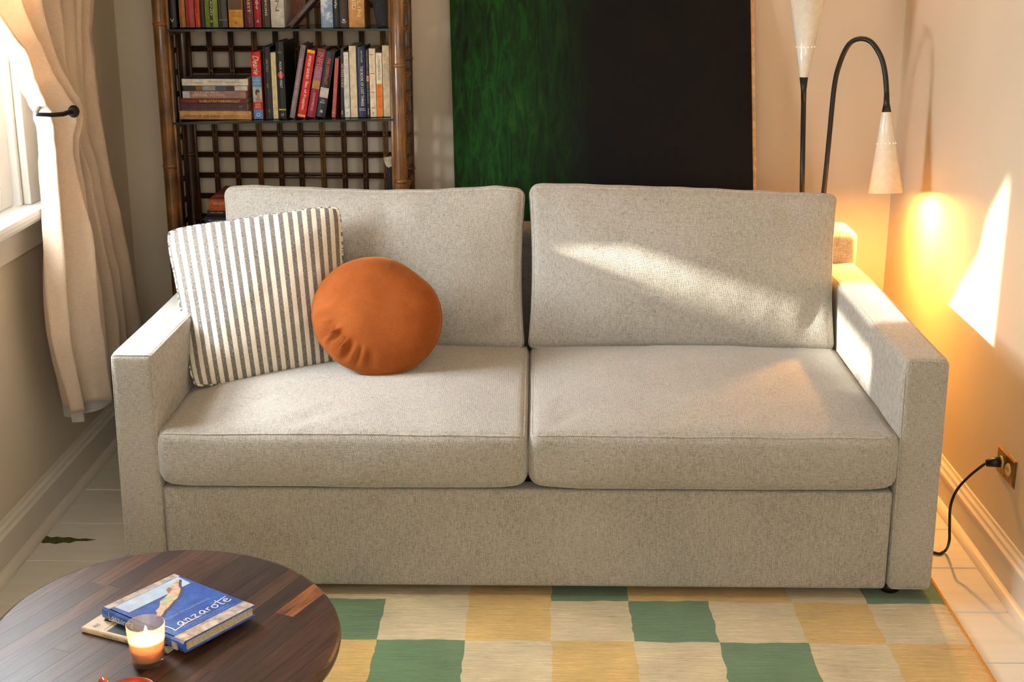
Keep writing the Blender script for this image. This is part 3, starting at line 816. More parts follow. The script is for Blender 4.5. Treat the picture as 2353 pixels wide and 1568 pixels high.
wmax = math.sqrt((ta * math.sin(rel)) ** 2 + (tb * math.cos(rel)) ** 2); SW = 2 * wmax / 17; rs = random.Random(3); wv = -wmax
SEG = 8
def chord_pts(w0, w1, inset, end, lo, hi):
    out = []
    for k in range(SEG + 1):
        w = w0 + (w1 - w0) * k / SEG
        wl = math.sqrt(((ta - inset) * math.sin(rel)) ** 2 + ((tb - inset) * math.cos(rel)) ** 2) * .99995
        w = min(max(w, -wl), wl); r = ell_range(w, inset)
        t = min(max(r[end], lo), hi); out.append((t, w))
    return out
while wv < wmax - .001:
    w0, w1 = wv + .0002, wv + SW - .0002; wv += SW
    m_ = (w0 + w1) / 2; r = ell_range(m_, 0)
    e0, e1 = [ell_range(min(max(w_, -wmax * .999), wmax * .999), .012) or (0, 0) for w_ in (w0, w1)]
    c0_, c1_ = max(e0[0], e1[0]) + .03, min(e0[1], e1[1]) - .03
    cuts = [-9] + (sorted(rs.uniform(c0_, c1_) for _ in range(rs.choice((0, 1, 1, 2)))) if c1_ - c0_ > .1 else []) + [9]
    if len(cuts) == 4 and cuts[2] - cuts[1] < .07: cuts.pop(2)
    for lo, hi in zip(cuts, cuts[1:]):
        lo2, hi2 = lo + (.0002 if lo > -8 else 0), hi - (.0002 if hi < 8 else 0)
        mm = r
        V = []; n = 2 * (SEG + 1)
        for ins, z in prof:
            ring = chord_pts(w0, w1, ins, 0, lo2, hi2)[::-1] + chord_pts(w0, w1, ins, 1, lo2, hi2)
            V += [(t, w, z - .012) for t, w in ring]
        F = [tuple(range(n))] + [tuple((len(prof) - 1) * n + k for k in range(n))[::-1]]
        for i in range(len(prof) - 1):
            for k in range(n): F.append((i * n + k, i * n + (k + 1) % n, (i + 1) * n + (k + 1) % n, (i + 1) * n + k))
        mb = MB(); mb.add(V, F)
        o = mb.build('stave', rs.choices(STAVES, [5, 4, 5, 2, 5, 4, .9, 2])[0], core)
MB().lathe([(.045, TZ - .0525), (.040, .30), (.032, .20), (.038, .10), (.050, .05), (.0, .05)][::-1], 20).build('pedestal', STAVES[2], tab, True)
for k in range(4):
    a = math.pi / 4 + k * math.pi / 2
    MB().tube([(.03 * math.cos(a), .03 * math.sin(a), .10), (.12 * math.cos(a), .12 * math.sin(a), .085), (.21 * math.cos(a), .21 * math.sin(a), .03), (.23 * math.cos(a), .23 * math.sin(a), .0165)], [.022, .020, .017, .0165], 8).build('leg', STAVES[2], tab, True)

# ================================================================== BOOKS ON THE TABLE
def ribbon(mb, pts, wd, z, conv):
    """A pen stroke: flat strip following pts, drawn on a cover."""
    P = [Vector(p) for p in pts]
    for i in range(len(P)):
        a = P[max(0, i - 1)]; b = P[min(len(P) - 1, i + 1)]; t = (b - a); t = t.normalized() if t.length > 1e-9 else Vector((1, 0)); nn = Vector((-t.y, t.x)) * wd / 2
        mb.v += [tuple(conv(*(P[i] + nn), z)), tuple(conv(*(P[i] - nn), z))]
        if i: k = len(mb.v); mb.f.append((k - 4, k - 3, k - 1, k - 2))
def smooth(pts, n=5):
    out = []
    P = [Vector(p) for p in pts]; P = [P[0]] + P + [P[-1]]
    for i in range(1, len(P) - 2):
        for k in range(n):
            t = k / n; a, b, c, d = P[i - 1], P[i], P[i + 1], P[i + 2]
            out.append(.5 * ((2 * b) + (c - a) * t + (2 * a - 5 * b + 4 * c - d) * t * t + (3 * b - a - 3 * c + d) * t ** 3))
    return out + [P[-2]]
HAND = {   # handwriting strokes, x-height 1
 'L': ([[(-.1, 1.9), (.0, 1.0), (.02, .2), (-.1, -.45)], [(-.1, -.45), (.8, -.25), (2.2, -.05), (4.0, -.08), (4.2, .05), (3.9, .06)]], 1.0),
 'a': ([[(.85, .85), (.5, 1.0), (.1, .6), (.15, .1), (.5, .1), (.8, .75), (.78, .15), (1.0, .0)]], 1.05),
 'n': ([[(.0, .95), (.12, .5), (.05, .0)], [(.08, .4), (.4, .95), (.62, .8), (.6, .2), (.8, .0)]], .95),
 'z': ([[(.0, .85), (.7, .9), (.1, .05), (.3, .12), (.9, .0)]], 1.0),
 'r': ([[(.05, .95), (.12, .4), (.1, .0)], [(.12, .5), (.35, .9), (.65, .92)]], .68),
 'o': ([[(.5, .95), (.1, .7), (.1, .15), (.5, .02), (.8, .5), (.5, .95), (.8, .9)]], .95),
 't': ([[(.3, 1.7), (.25, .8), (.28, .1), (.6, .02)], [(-.2, 1.15), (.5, 1.25), (1.9, 1.45)]], .72),
 'e': ([[(.1, .5), (.75, .7), (.55, .98), (.12, .7), (.15, .12), (.5, .0), (.95, .25)]], 1.0)}
def handwrite(mb, word, x, y, h, wd, z, conv, adv=1.0):
    for ch in word:
        st, w = HAND[ch]
        for s in st: ribbon(mb, [(x + p.x * h * adv, y + p.y * h) for p in smooth([Vector(q) for q in s])], wd, z, conv)
        x += (w + (.05 if ch == 'L' else .12)) * h * adv
    return x

def flat_book(name, Fp, Rp, Lp, z0, th, label, cover_m, board=.0022, over=.003, hard=True, wd=None, ht=None):
    """Closed book lying flat. Fp = foot corner at the spine, Rp = foot fore-edge, Lp = head at the spine (pixels on the cover plane)."""
    f, l = atz(*Fp, z0 + th), atz(*Lp, z0 + th); r = atz(*Rp, z0 + th) if Rp else None
    yd = (l - f); H = ht or yd.length; ang = math.atan2(yd.y, yd.x) - math.pi / 2
    Wd = wd or (r - f).length
    root = empty(name, (f.x, f.y, z0), (0, 0, ang), label=label, cat='book', group='books on the coffee table')
    mb = MB().box(0, Wd, 0, H, 0, board).box(0, Wd, 0, H, th - board, th)
    sp = [(0.0, 0), (-.0035 if hard else -.001, th * .15), (-.005 if hard else -.0012, th * .5), (-.0035 if hard else -.001, th * .85), (0.0, th), (board, th), (board, 0)]
    mb.prism(sp, 0, H, 'y')
    mb.build('cover', cover_m, root)
    MB().box(board, Wd - over, over, H - over, board, th - board).build('page_block', PAPER, root)
    return root, Wd, H, (lambda x, y, z=0: Vector((x, y, th + .0002 + z)))
PB = plain((226, 208, 176), .5, var=.06)
INK = plain((30, 30, 34), .5)
pb, W_, H_, cv = flat_book('paperback_book', (385, 1492), None, (187, 1442), TZ + .0003, .0085, 'thin cream paperback under the blue hardcover on the table', PB, .0006, .0005, False, wd=.128)
def patch(name, mb_pts, m, par, conv, z=0.0):
    return pydata(name, [conv(x, y, z) for x, y in mb_pts], [tuple(range(len(mb_pts)))], m, par)
patch('cover_picture', [(.006, .006), (.122, .006), (.122, H_ - .048), (.006, H_ - .048)], plain((50, 66, 70), .4, var=.35, scale=40), pb, cv)['label'] = 'dark teal cover picture'
patch('cover_stripe', [(.010, H_ - .098), (.044, H_ - .106), (.044, H_ - .084), (.010, H_ - .090)], plain((214, 120, 52), .4), pb, cv, .0002)
text_on('title_text', 'Mo', cv(.034, H_ - .034, .0002), (1, 0, 0), (0, 1, 0), .034, .015, INK, pb)
text_on('series_text', 'FSG', cv(.008, H_ - .024, .0002), (1, 0, 0), (0, 1, 0), .013, .008, plain((90, 84, 74), .5), pb, shear=.3)
patch('rule_line', [(.008, H_ - .042), (.12, H_ - .042), (.12, H_ - .0413), (.008, H_ - .0413)], INK, pb, cv, .0002)
for s_, y_, L_ in (('IMMANUEL KANT', H_ - .046, .034), ('BASIC WRITINGS', H_ - .092, .040)):
    text_on('spine_text', s_, (-.0015, y_, .0025), (0, -1, 0), (0, 0, 1), L_, .0035, INK, pb)

def make_bluecover():
    t = NT('blue_printed_cover'); v = t.coord()
    a = t.noise(v, 30, 5, .65); g = t.noise(v, 350, 2)
    t.base(t.ramp(t.math('ADD', t.math('MULTIPLY', a, .7), t.math('MULTIPLY', g, .3)), [(.34, (44, 78, 150)), (.52, (62, 104, 190)), (.68, (98, 140, 212))]))
    t.set(Roughness=.3); t.b.inputs['Coat Weight'].default_value = .2; return t.m
BLUE = make_bluecover()
PALE = plain((190, 212, 232), .35, var=.07, scale=40)
WARM = plain((196, 184, 172), .35, var=.25, scale=70)
SKIN = plain((222, 186, 158), .4, var=.18, scale=120)
WHITEINK = plain((240, 240, 240), .4, var=.03)
lb, W_, H_, cv = flat_book('hardcover_book', (425, 1475), (555, 1382), (238, 1395), TZ + .0094, .0205, 'blue hardcover with white handwritten title on the coffee table', BLUE)
# printed cover: pale wall band at the head, stone strip at head and foot, small reclining figure, lettering
patch('cover_band', [(.012, H_ - .052), (W_ - .008, H_ - .052), (W_ - .004, H_ - .016), (.010, H_ - .016)], PALE, lb, cv)
patch('cover_border', [(.0, H_ - .015), (W_, H_ - .015), (W_, H_ - .0005), (.0, H_ - .0005)], WARM, lb, cv)
patch('cover_border', [(.0, .0005), (W_, .0005), (W_, .026), (.0, .026)], WARM, lb, cv)
patch('cover_shadow', [(.012, H_ - .054), (W_ - .008, H_ - .054), (W_ - .008, H_ - .052), (.012, H_ - .052)], plain((92, 96, 110), .4), lb, cv, .0001)
fig = [(.028, .105), (.036, .112), (.040, .121), (.050, .125), (.058, .132), (.066, .142), (.078, .146), (.088, .150), (.098, .156), (.108, .160), (.115, .170), (.128, .180), (.139, .184), (.138, .178), (.130, .170), (.122, .160), (.118, .150), (.108, .141), (.100, .134), (.092, .128), (.080, .124), (.070, .118), (.060, .113), (.050, .110), (.042, .104), (.032, .098)]
sx = W_ / .150; sy = (H_ - .004) / .202
fig2 = [(x * sx, y * sy) for x, y in fig]
patch('figure_shadow', [(x + .003, y - .004) for x, y in fig2], plain((70, 62, 70), .5), lb, cv, .0002)
patch('figure', fig2, SKIN, lb, cv, .0003)['label'] = 'small pale reclining figure printed on the cover'
patch('figure_drape', [(.058 * sx, .127 * sy), (.082 * sx, .128 * sy), (.094 * sx, .136 * sy), (.088 * sx, .146 * sy), (.070 * sx, .140 * sy)], plain((190, 204, 150), .4), lb, cv, .0004)
patch('figure_hair', [(.094 * sx, .154 * sy), (.101 * sx, .168 * sy), (.109 * sx, .171 * sy), (.111 * sx, .164 * sy), (.104 * sx, .158 * sy)], plain((150, 112, 70), .5), lb, cv, .0004)
mb = MB(); handwrite(mb, 'Lanzarote', .016,   .046, .0125, .0021, .0003, cv, 1.12); mb.build('title_lettering', WHITEINK, lb)['label'] = 'white handwritten title'
PALEINK = plain((150, 172, 214), .4, var=.03)
text_on('author_text', 'Michel Houellebecq', cv(.026, .078, .0002), (1, 0, 0), (0, 1, 0), .098, .0085, PALEINK, lb)
text_on('blurb_text', "'A clean, ruthless rendition of", cv(.030, .036, .0002), (1, 0, 0), (0, 1, 0), .100, .005, PALEINK, lb)
text_on('blurb_text', 'the art of travel and pleasure', cv(.044, .029, .0002), (1, 0, 0), (0, 1, 0), .090, .005, PALEINK, lb)
scv = lambda x, y, z=0: Vector((-.0054 - z, H_ - x, y))
mb = MB(); handwrite(mb, 'Lanzarote', .020, .0068, .0064, .0011, .0002, scv, 1.05); mb.build('spine_lettering', WHITEINK, lb)
text_on('spine_text', 'houellebecq', (-.0056, H_ - .110, .006), (0, -1, 0), (0, 0, 1), .062, .008, PALEINK, lb)
pydata('spine_emblem', [scv(H_ - .026, .003, .0003), scv(H_ - .012, .003, .0003), scv(H_ - .012, .016, .0003), scv(H_ - .026, .016, .0003)], [(0, 1, 2, 3)], WARM, lb)

# ================================================================== CANDLE
cx, cy = -.619, 1.926
cand = empty('votive_candle', (cx, cy, TZ + .0002), label='lit candle in a clear glass on the coffee table', cat='candle')
gp = [(.0, .0), (.0235, .0), (.0255, .002), (.0262, .006), (.0306, .0690), (.0300, .0696), (.0292, .0690), (.0252, .0095), (.0, .0085)]
MB().lathe(gp, 40).build('glass', VOTIVE, cand, True)
t = NT('candle_wax'); t.base((250, 226, 186)); t.set(Roughness=.5)
t.b.inputs['Subsurface Weight'].default_value = 1.0; t.b.inputs['Subsurface Radius'].default_value = (1, .55, .25); t.b.inputs['Subsurface Scale'].default_value = .02
WAX = t.m
MB().lathe([(.0, .0092), (.0247, .0098), (.0278, .0405), (.0268, .0425), (.016, .0405), (.005, .0398), (0, .0398)], 36).build('wax', WAX, cand, True)
MB().tube([(0, 0, .0395), (.0005, 0, .0455)], .0009, 6).build('wick', BLACK, cand)
MB().lathe([(0, .0445), (.0022, .0462), (.0036, .0498), (.0034, .0540), (.0020, .0590), (.0006, .0640), (0, .0655)], 14).build('flame', emit('flame_glow', (1.0, .72, .32), 60), cand, True)
fl_ = light('candle_light', 'POINT', (0, 0, .0535), 1.1, (1.0, .62, .25), shadow_soft_size=.006); fl_.parent = cand

# ================================================================== RED CUP at the near edge of the table
RED = plain((206, 74, 40), .18, var=.12, scale=90, coat=.4)
cup = empty('red_cup', (-.612, 1.8085, TZ + .0002), label='small glossy red-orange cup at the near table edge', cat='cup')
MB().lathe([(0, 0), (.022, 0), (.026, .003), (.034, .014), (.0365, .0205), (.0352, .0212), (.0325, .015), (.024, .006), (0, .005)], 40).build('bowl', RED, cup, True)
MB().tube([(-.0345, .010, .015), (-.044, .018, .019), (-.050, .026, .019), (-.051, .031, .018)], [.0045, .0055, .0075, .005], 10).build('handle', RED, cup, True)

# ================================================================== PAINTING leaning on the back wall
def PLY(z): return 4.115 + .19 * z
def onlean(x, y):
    d = _ray(x, y); t = (4.115 + .19 * CAM_H) / (d[1] - .19 * d[2]); return Vector((d[0] * t, d[1] * t, CAM_H + d[2] * t))
a, b = onlean(1033, 0), onlean(1045, 430); c_, d_ = onlean(1733, 0), onlean(1739, 440)
def xl(z): return a.x + (b.x - a.x) * (a.z - z) / (a.z - b.z)
def xr(z): return c_.x + (d_.x - c_.x) * (c_.z - z) / (c_.z - d_.z)
Zb, Zt = .012, 1.45
paint = empty('painting', ((xl(0) + xr(0)) / 2, PLY(0), 0), label='large dark green and black abstract canvas leaning behind the sofa', cat='painting')
po = paint.location
def slab(x0, x1, z0, z1, f, bk, inset=0.0):
    vs = []
    for off in (f, bk):
        for z in (z0, z1):
            for e in (0, 1):
                X = (xl(z) + (xr(z) - xl(z)) * (x0, x1)[e]); vs.append((X - po.x, PLY(z) + off - po.y, z - po.z))
    return vs, [(0, 1, 3, 2), (4, 6, 7, 5), (0, 4, 5, 1), (2, 3, 7, 6), (0, 2, 6, 4), (1, 5, 7, 3)]
def make_paint():
    t = NT('oil_painting'); v = t.coord()
    sep = t.n('ShaderNodeSeparateXYZ'); t.l(v, sep.inputs[0])
    st = t.noise(t.coord(rot=(0, R(-32), 0), scale=(26, 8, 5)), 1.5, 6, .7, 1.2)
    bl = t.noise(v, 3.2, 4, .6, .6); spk = t.noise(v, 190, 3, .7); fine = t.noise(t.coord(rot=(0, R(-36), 0), scale=(320, 40, 16)), 1, 4, .7)
    x = t.math('ADD', t.math('MULTIPLY', sep.outputs[0], 1.0), t.math('MULTIPLY', t.math('SUBTRACT', bl, .5), .22))
    fade = t.ramp(x, [(.0, (1, 1, 1)), (1, (0, 0, 0))])
    mr = t.n('ShaderNodeMapRange'); t.l(x, mr.inputs[0]); mr.inputs[1].default_value = -.44; mr.inputs[2].default_value = -.06; mr.inputs[3].default_value = 1; mr.inputs[4].default_value = 0
    green = t.ramp(t.math('ADD', t.math('MULTIPLY', st, .65), t.math('MULTIPLY', bl, .35)), [(.34, (9, 18, 8)), (.46, (18, 50, 14)), (.56, (20, 80, 20)), (.68, (72, 92, 44))])
    base = t.mix(t.math('MULTIPLY', mr.outputs[0], 1.0), (9, 7, 5), green)
    ed = t.n('ShaderNodeMapRange'); t.l(sep.outputs[0], ed.inputs[0]); ed.inputs[1].default_value = -.49; ed.inputs[2].default_value = -.43; ed.inputs[3].default_value = .25; ed.inputs[4].default_value = 1
    scr = t.ramp(fine, [(.66, (0, 0, 0)), (.80, (1, 1, 1))])
    dot = t.ramp(spk, [(.80, (0, 0, 0)), (.83, (1, 1, 1))])
    c1 = t.mix(t.math('MULTIPLY', t.math('MULTIPLY', scr, mr.outputs[0]), .5), base, (120, 130, 96))
    t.base(t.mix(t.math('MULTIPLY', dot, .3), c1, (120, 118, 96)))
    t.bump(t.math('ADD', st, fine), .25, .002); t.set(Roughness=.55); t.b.inputs['Specular IOR Level'].default_value = .12
    return t.m
v_, f_ = slab(0, .988, Zb, Zt, 0, .018); pydata('canvas', v_, f_, make_paint(), paint)
v_, f_ = slab(.988, 1.0, Zb, Zt, .002, .018); pydata('bare_edge', v_, f_, plain((196, 150, 96), .7, var=.15), paint)['label'] = 'bare tan canvas edge'

# ================================================================== FLOOR LAMP
LY = 4.17
lamp = empty('floor_lamp', (.868, LY, 0), label='two-armed black floor lamp with white cone shades behind the sofa', cat='floor lamp')
lo = Vector((.868, LY, 0))
SHADE = plain((234, 226, 206), .22, var=.03, coat=.3)
LAMPBLK = plain((26, 24, 22), .4, var=.15)
MB().lathe([(0, 0), (.090, 0), (.096, .004), (.096, .012), (.088, .018), (.020, .024), (.012, .034), (0, .036)], 32).build('base', LAMPBLK, lamp, True)
ptop = aty(1848, 178, LY)
dirp = (ptop - lo).normalized()
MB().tube([lo + Vector((0, 0, .03)) - lo, aty(1843, 440, LY) - lo, aty(1846.5, 232, LY) - lo], .0078, 10).build('pole', LAMPBLK, lamp, True)
c0, c1 = aty(1846.5, 235, LY) - lo, aty(1847, 177, LY) - lo
MB().tube([c0, (c0 + c1) / 2, c1], [.0079, .0085, .0130], 14).build('collar', LAMPBLK, lamp, True)
def cone(name, p0, p1, r0, r1, par):
    d = (p1 - p0); L = d.length; d.normalize()
    mb = MB().lathe([(r0, 0), (r1, L), (r1 - .0014, L), (r0 - .0012, .003)], 40, closed=False)
    mb.f = mb.f[:-2]
    q = Vector((0, 0, 1)).rotation_difference(d); mb.v = [tuple(q @ Vector(p) + p0) for p in mb.v]
    return mb.build(name, SHADE, par, True), d, L
utop = aty(1856, -22, LY) - lo
us, ud, uL = cone('shade', c1, utop, .0130, .056, lamp)
# gooseneck arm bending out over the sofa arm
cy0, cy1 = 4.00, 3.965
gp = [Vector((.0, .0, .03)), aty(1893, 440, LY) - lo, aty(1905, 320, LY - .005) - lo, aty(1917, 200, LY - .02) - lo, aty(1930, 145, LY - .045) - lo, aty(1950, 103, LY - .075) - lo, aty(1975, 89, LY - .105) - lo, aty(2002, 97, LY - .135) - lo, aty(2024, 130, LY - .155) - lo, aty(2034, 170, LY - .165) - lo, aty(2037.5, 215, LY - .17) - lo]
gs = [gp[0]]
Pq = [gp[0]] + gp + [gp[-1]]
sm = []
for i in range(1, len(Pq) - 2):
    for k in range(6):
        t_ = k / 6; A, B2, C2, D2 = Pq[i - 1], Pq[i], Pq[i + 1], Pq[i + 2]
        sm.append(.5 * ((2 * B2) + (C2 - A) * t_ + (2 * A - 5 * B2 + 4 * C2 - D2) * t_ * t_ + (3 * B2 - A - 3 * C2 + D2) * t_ ** 3))
sm.append(gp[-1])
MB().tube(sm, .0076, 10).build('gooseneck', LAMPBLK, lamp, True)
k0, k1, k2 = gp[-1], aty(2037, 258, cy0) - lo, aty(2035, 444, cy1) - lo
MB().tube([k0, (k0 + k1) / 2, k1], [.0077, .0086, .0140], 14).build('collar', LAMPBLK, lamp, True)
ds, dd, dL = cone('shade', k1, k2, .0138, .0505, lamp)
BULB = emit('bulb_glow', (1.0, .60, .20), 30)
def ring_holes(par, p0, d, L, fr, r0, r1, n=14):
    r = r0 + (r1 - r0) * fr; x = d.orthogonal().normalized(); y = d.cross(x)
    for k in range(n):
        a = 2 * math.pi * k / n; p = p0 + d * (L * fr) + (x * math.cos(a) + y * math.sin(a)) * (r + .0003)
        mb = MB().lathe([(0, .0006), (.0016, .0006), (.0019, 0)], 8); q = Vector((0, 0, 1)).rotation_difference((x * math.cos(a) + y * math.sin(a)).normalized())
        mb.v = [tuple(q @ Vector(v) + p) for v in mb.v]; mb.build('vent_hole', HOLE, par)
HOLE = emit('vent_hole_glow', (1.0, .80, .40), 1.6)  # emissive discs stand in for bulb light leaking through the holes
ring_holes(us, c1, ud, uL, .355, .0130, .056); ring_holes(ds, k1, dd, dL, .385, .0138, .0505)
def bulb(p, d, r=.016):
    mb = MB().lathe([(0, -.020), (.008, -.017), (.014, -.008), (r, 0), (.0125, .010), (.008, .020), (.007, .045), (0, .045)], 16)
    q = Vector((0, 0, 1)).rotation_difference(-d); mb.v = [tuple(q @ Vector(v) + p) for v in mb.v]
    return mb.build('bulb', BULB, lamp, True)
bd = k2 - dd * .040; bulb(bd, dd)
bu = utop - ud * .05; bulb(bu, ud)
LAMPC = (1.0, .44, .095)
LD = light('lamp_light_down', 'POINT', k2 - dd * .020, 52.0, LAMPC, shadow_soft_size=.022); LD.parent = lamp
LU = light('lamp_light_up', 'POINT', utop - ud * .02, 38.0, (1.0, .54, .18), shadow_soft_size=.012); LU.parent = lamp

# ================================================================== OUTLET and CORD
out = empty('wall_outlet', (RX, 3.133, .290), label='brown metal outlet plate with cream sockets low on the wall', cat='outlet')
BRZ = plain((128, 92, 44), .35, .55, var=.2)
for k, (dy, dz) in enumerate(((.064, .036), (.0615, .0335), (.059, .031))):
    MB().box(-.0025 - .0016 * k, -.0002, -dy, dy, -dz, dz).build('cover_plate', BRZ, out, bevel=.0008)
CREAM = plain((216, 190, 130), .4)
for y in (.026, -.026):
    o = MB().lathe([(0, 0), (.0165, 0), (.0165, .002), (.015, .0032), (0, .0032)], 20).build('socket', CREAM, out); o.rotation_euler = (0, R(-90), 0); o.location = (-.0055, y, 0)
    for yy_ in (-.006, .006): MB().box(-.0093, -.0088, y + yy_ - .001, y + yy_ + .001, -.002, .006).build('slot', BLACK, out)
for z in (.026, -.026): MB().box(-.0072, -.0058, -.003, .003, z - .003, z + .003).build('screw', BRZ, out, bevel=.001)
cord = empty('power_cord', (1.06, 3.22, 0), label='black cord running from the wall outlet to behind the sofa', cat='cord')
co_ = Vector((1.06, 3.22, 0))
CORDM = plain((24, 21, 20), .45, var=.2)
pl = [Vector((1.1605, 3.159, .290)), Vector((1.148, 3.161, .289)), Vector((1.128, 3.166, .284))]
MB().tube([p - co_ for p in pl], [.0135, .0125, .0085], 12).build('plug', CORDM, cord, True)
cp_ = [pl[2], atx(2258, 1070, 1.11), atx(2225, 1097, 1.09), atx(2198, 1128, 1.075), atx(2184, 1165, 1.065), atx(2182, 1215, 1.06), atx(2181, 1245, 1.056), atz(2172, 1266, .008), atz(2152, 1272, .005), Vector((1.014, 3.30, .005)), Vector((1.006, 3.50, .005)), Vector((1.0, 3.9, .005)), Vector((.975, 4.13, .005))]
sm = []
Pq = [cp_[0]] + cp_ + [cp_[-1]]
for i in range(1, len(Pq) - 2):
    for k in range(6):
        t_ = k / 6; A, B2, C2, D2 = Pq[i - 1], Pq[i], Pq[i + 1], Pq[i + 2]
        p = .5 * ((2 * B2) + (C2 - A) * t_ + (2 * A - 5 * B2 + 4 * C2 - D2) * t_ * t_ + (3 * B2 - A - 3 * C2 + D2) * t_ ** 3); p.z = max(p.z, .0042); sm.append(p)
sm.append(cp_[-1])
MB().tube([p - co_ for p in sm], .0036, 8).build('cable', CORDM, cord, True)

# ================================================================== RATTAN BOOKCASE
BF, BB = 4.105, 4.352
bl_x, br_x = -1.122, aty(917, 200, BF).x
bc = empty('bookcase', ((bl_x + br_x) / 2, (BF + BB) / 2, 0), label='dark rattan lattice bookcase with glass shelves', cat='bookcase')
bo = bc.location.copy()
BT = 1.78
def cane_mesh(pts, r, m, name, par=bc, n=8):
    return MB().tube([Vector(p) - bo for p in pts], r, n).build(name, m, par, True)
for x, y, m in ((bl_x, BF, CANE), (br_x, BF, CANE), (bl_x, BB, CANED), (br_x, BB, CANED)):
    p = cane_mesh([(x, y, 0), (x, y, .6), (x, y, 1.2), (x, y, BT)], .0200, m, 'post', n=14)
    for z in ((.56, .875, 1.30) if x < -1 else (.40, .83, 1.18)):      # growth nodes
        MB().lathe([(.0199, -.006), (.0222, -.002), (.0222, .002), (.0199, .006)], 14).build('node', m, p, True).location = (x - bo.x, y - bo.y, z)
    s = 1 if x > -.8 else -1
    q = cane_mesh([(x - s * .0225, y + (.004 if y == BF else -.004), .02), (x - s * .0225, y + (.004 if y == BF else -.004), BT - .03)], .006, CANED if m is CANED else CANE, 'edge_cane')
LXs = [-1.036, -.967, -.893, -.825, -.759, -.688, -.619, -.551, -.484]
ROWS = [.26 + .0675 * k + (1.209 - .26 - 14 * .0675) for k in range(0, 22)]
ROWS = [1.209 + .0675 * k for k in range(-14, 8)]
def double_mesh(axis, L, r=.0046, gap=.0047):
    mb = MB()
    for s in (-1, 1):
        if axis == 'z': mb.tube([(s * gap, 0, 0), (s * gap, 0, L)], r, 7)
        elif axis == 'x': mb.tube([(0, 0, s * gap), (L, 0, s * gap)], r, 7)
        elif axis == 'y': mb.tube([(0, 0, s * gap), (0, L, s * gap)], r, 7)
        elif axis == 'zs': mb.tube([(0, s * gap, 0), (0, s * gap, L)], r, 7)
    return mb
_cc = {}
def cane(axis, L, loc, m=CANED):
    key = (axis, round(L, 4), m.name)
    if key not in _cc:
        o = double_mesh(axis, L).build('lattice_cane', m, bc, True); _cc[key] = o
    else:
        o = _cc[key].copy(); C.objects.link(o); o.parent = bc
    o.location = Vector(loc) - bo; return o
LAT0, LAT1 = .24, 1.72
for i, x in enumerate(LXs): cane('z', LAT1 - LAT0, (x, BB - .002, LAT0), CANE if i % 3 == 2 else CANED)
for i, z in enumerate(ROWS): cane('x', br_x - bl_x - .036, (bl_x + .018, BB + .0085, z), CANED)
for x in (bl_x, br_x):
    for k in (1, 2, 3): cane('zs', LAT1 - LAT0, (x, BF + (BB - BF) * k / 4, LAT0), CANE if k == 1 else CANED)
    for z in ROWS: cane('y', BB - BF - .036, (x + (.0095 if x > -.8 else -.0095), BF + .018, z), CANED)
# cane lashings at the crossings in view
bd = None
for i, z in enumerate(ROWS):
    if not .55 < z < 1.40: continue
    for j, x in enumerate(LXs):
        if bd is None:
            mb = MB()
            for s in (-1, 1): mb.tube([(-.0075 * s, 0, -.0075), (0, -.0035, 0), (.0075 * s, 0, .0075)], .0016, 5)
            bd = mb.build('lashing', BIND, bc, True); o = bd
        else: o = bd.copy(); C.objects.link(o); o.parent = bc
        o.location = Vector((x, BB - .0075, z)) - bo
    for k in (1, 2, 3):
        o = bd.copy(); C.objects.link(o); o.parent = bc; o.rotation_euler = (0, 0, R(90)); o.location = Vector((br_x + .0155, BF + (BB - BF) * k / 4, z)) - bo
# glass shelves
S1, S2L, S2R, S3 = 1.2865, 1.008, 1.0215, .660
def s2z(x): return S2L + (S2R - S2L) * (x + 1.11) / .68
def shelf(zl, zr):
    x0, x1 = bl_x + .012, br_x - .004; y0, y1 = BF - .006, BB - .012; th = .007
    vs = [(x, y, (zl if x == x0 else zr) + dz) for dz in (-th, 0) for y in (y0 + .0012, y1) for x in (x0, x1)]
    fs = [(0, 2, 3, 1), (4, 5, 7, 6), (0, 1, 5, 4), (2, 6, 7, 3), (0, 4, 6, 2), (1, 3, 7, 5)]
    s = pydata('shelf', [Vector(v) - bo for v in vs], fs, SHELFGLASS, bc)
    vs = [(x, y, (zl if x == x0 else zr) + dz) for dz in (-th, 0) for y in (y0, y0 + .001) for x in (x0, x1)]
    pydata('shelf_edge', [Vector(v) - bo for v in vs], fs, SHELFEDGE, s)
    cane_mesh([(x0, y1 - .01, zl - th - .007), (x1, y1 - .01, zr - th - .007)], .0065, CANED, 'support_rail')
    for x, z in ((bl_x + .026, zl), (br_x - .018, zr)): cane_mesh([(x, y0 + .02, z - th - .007), (x, y1, z - th - .007)], .0065, CANED, 'support_rail')
shelf(S1 - .002, S1 + .001); shelf(S2L, S2R); shelf(S3, S3); shelf(.33, .33)
cane_mesh([(bl_x, BF, BT - .02), (br_x, BF, BT - .02)], .016, CANE, 'top_rail')
cane_mesh([(bl_x, BB, BT - .02), (br_x, BB, BT - .02)], .016, CANED, 'top_rail')

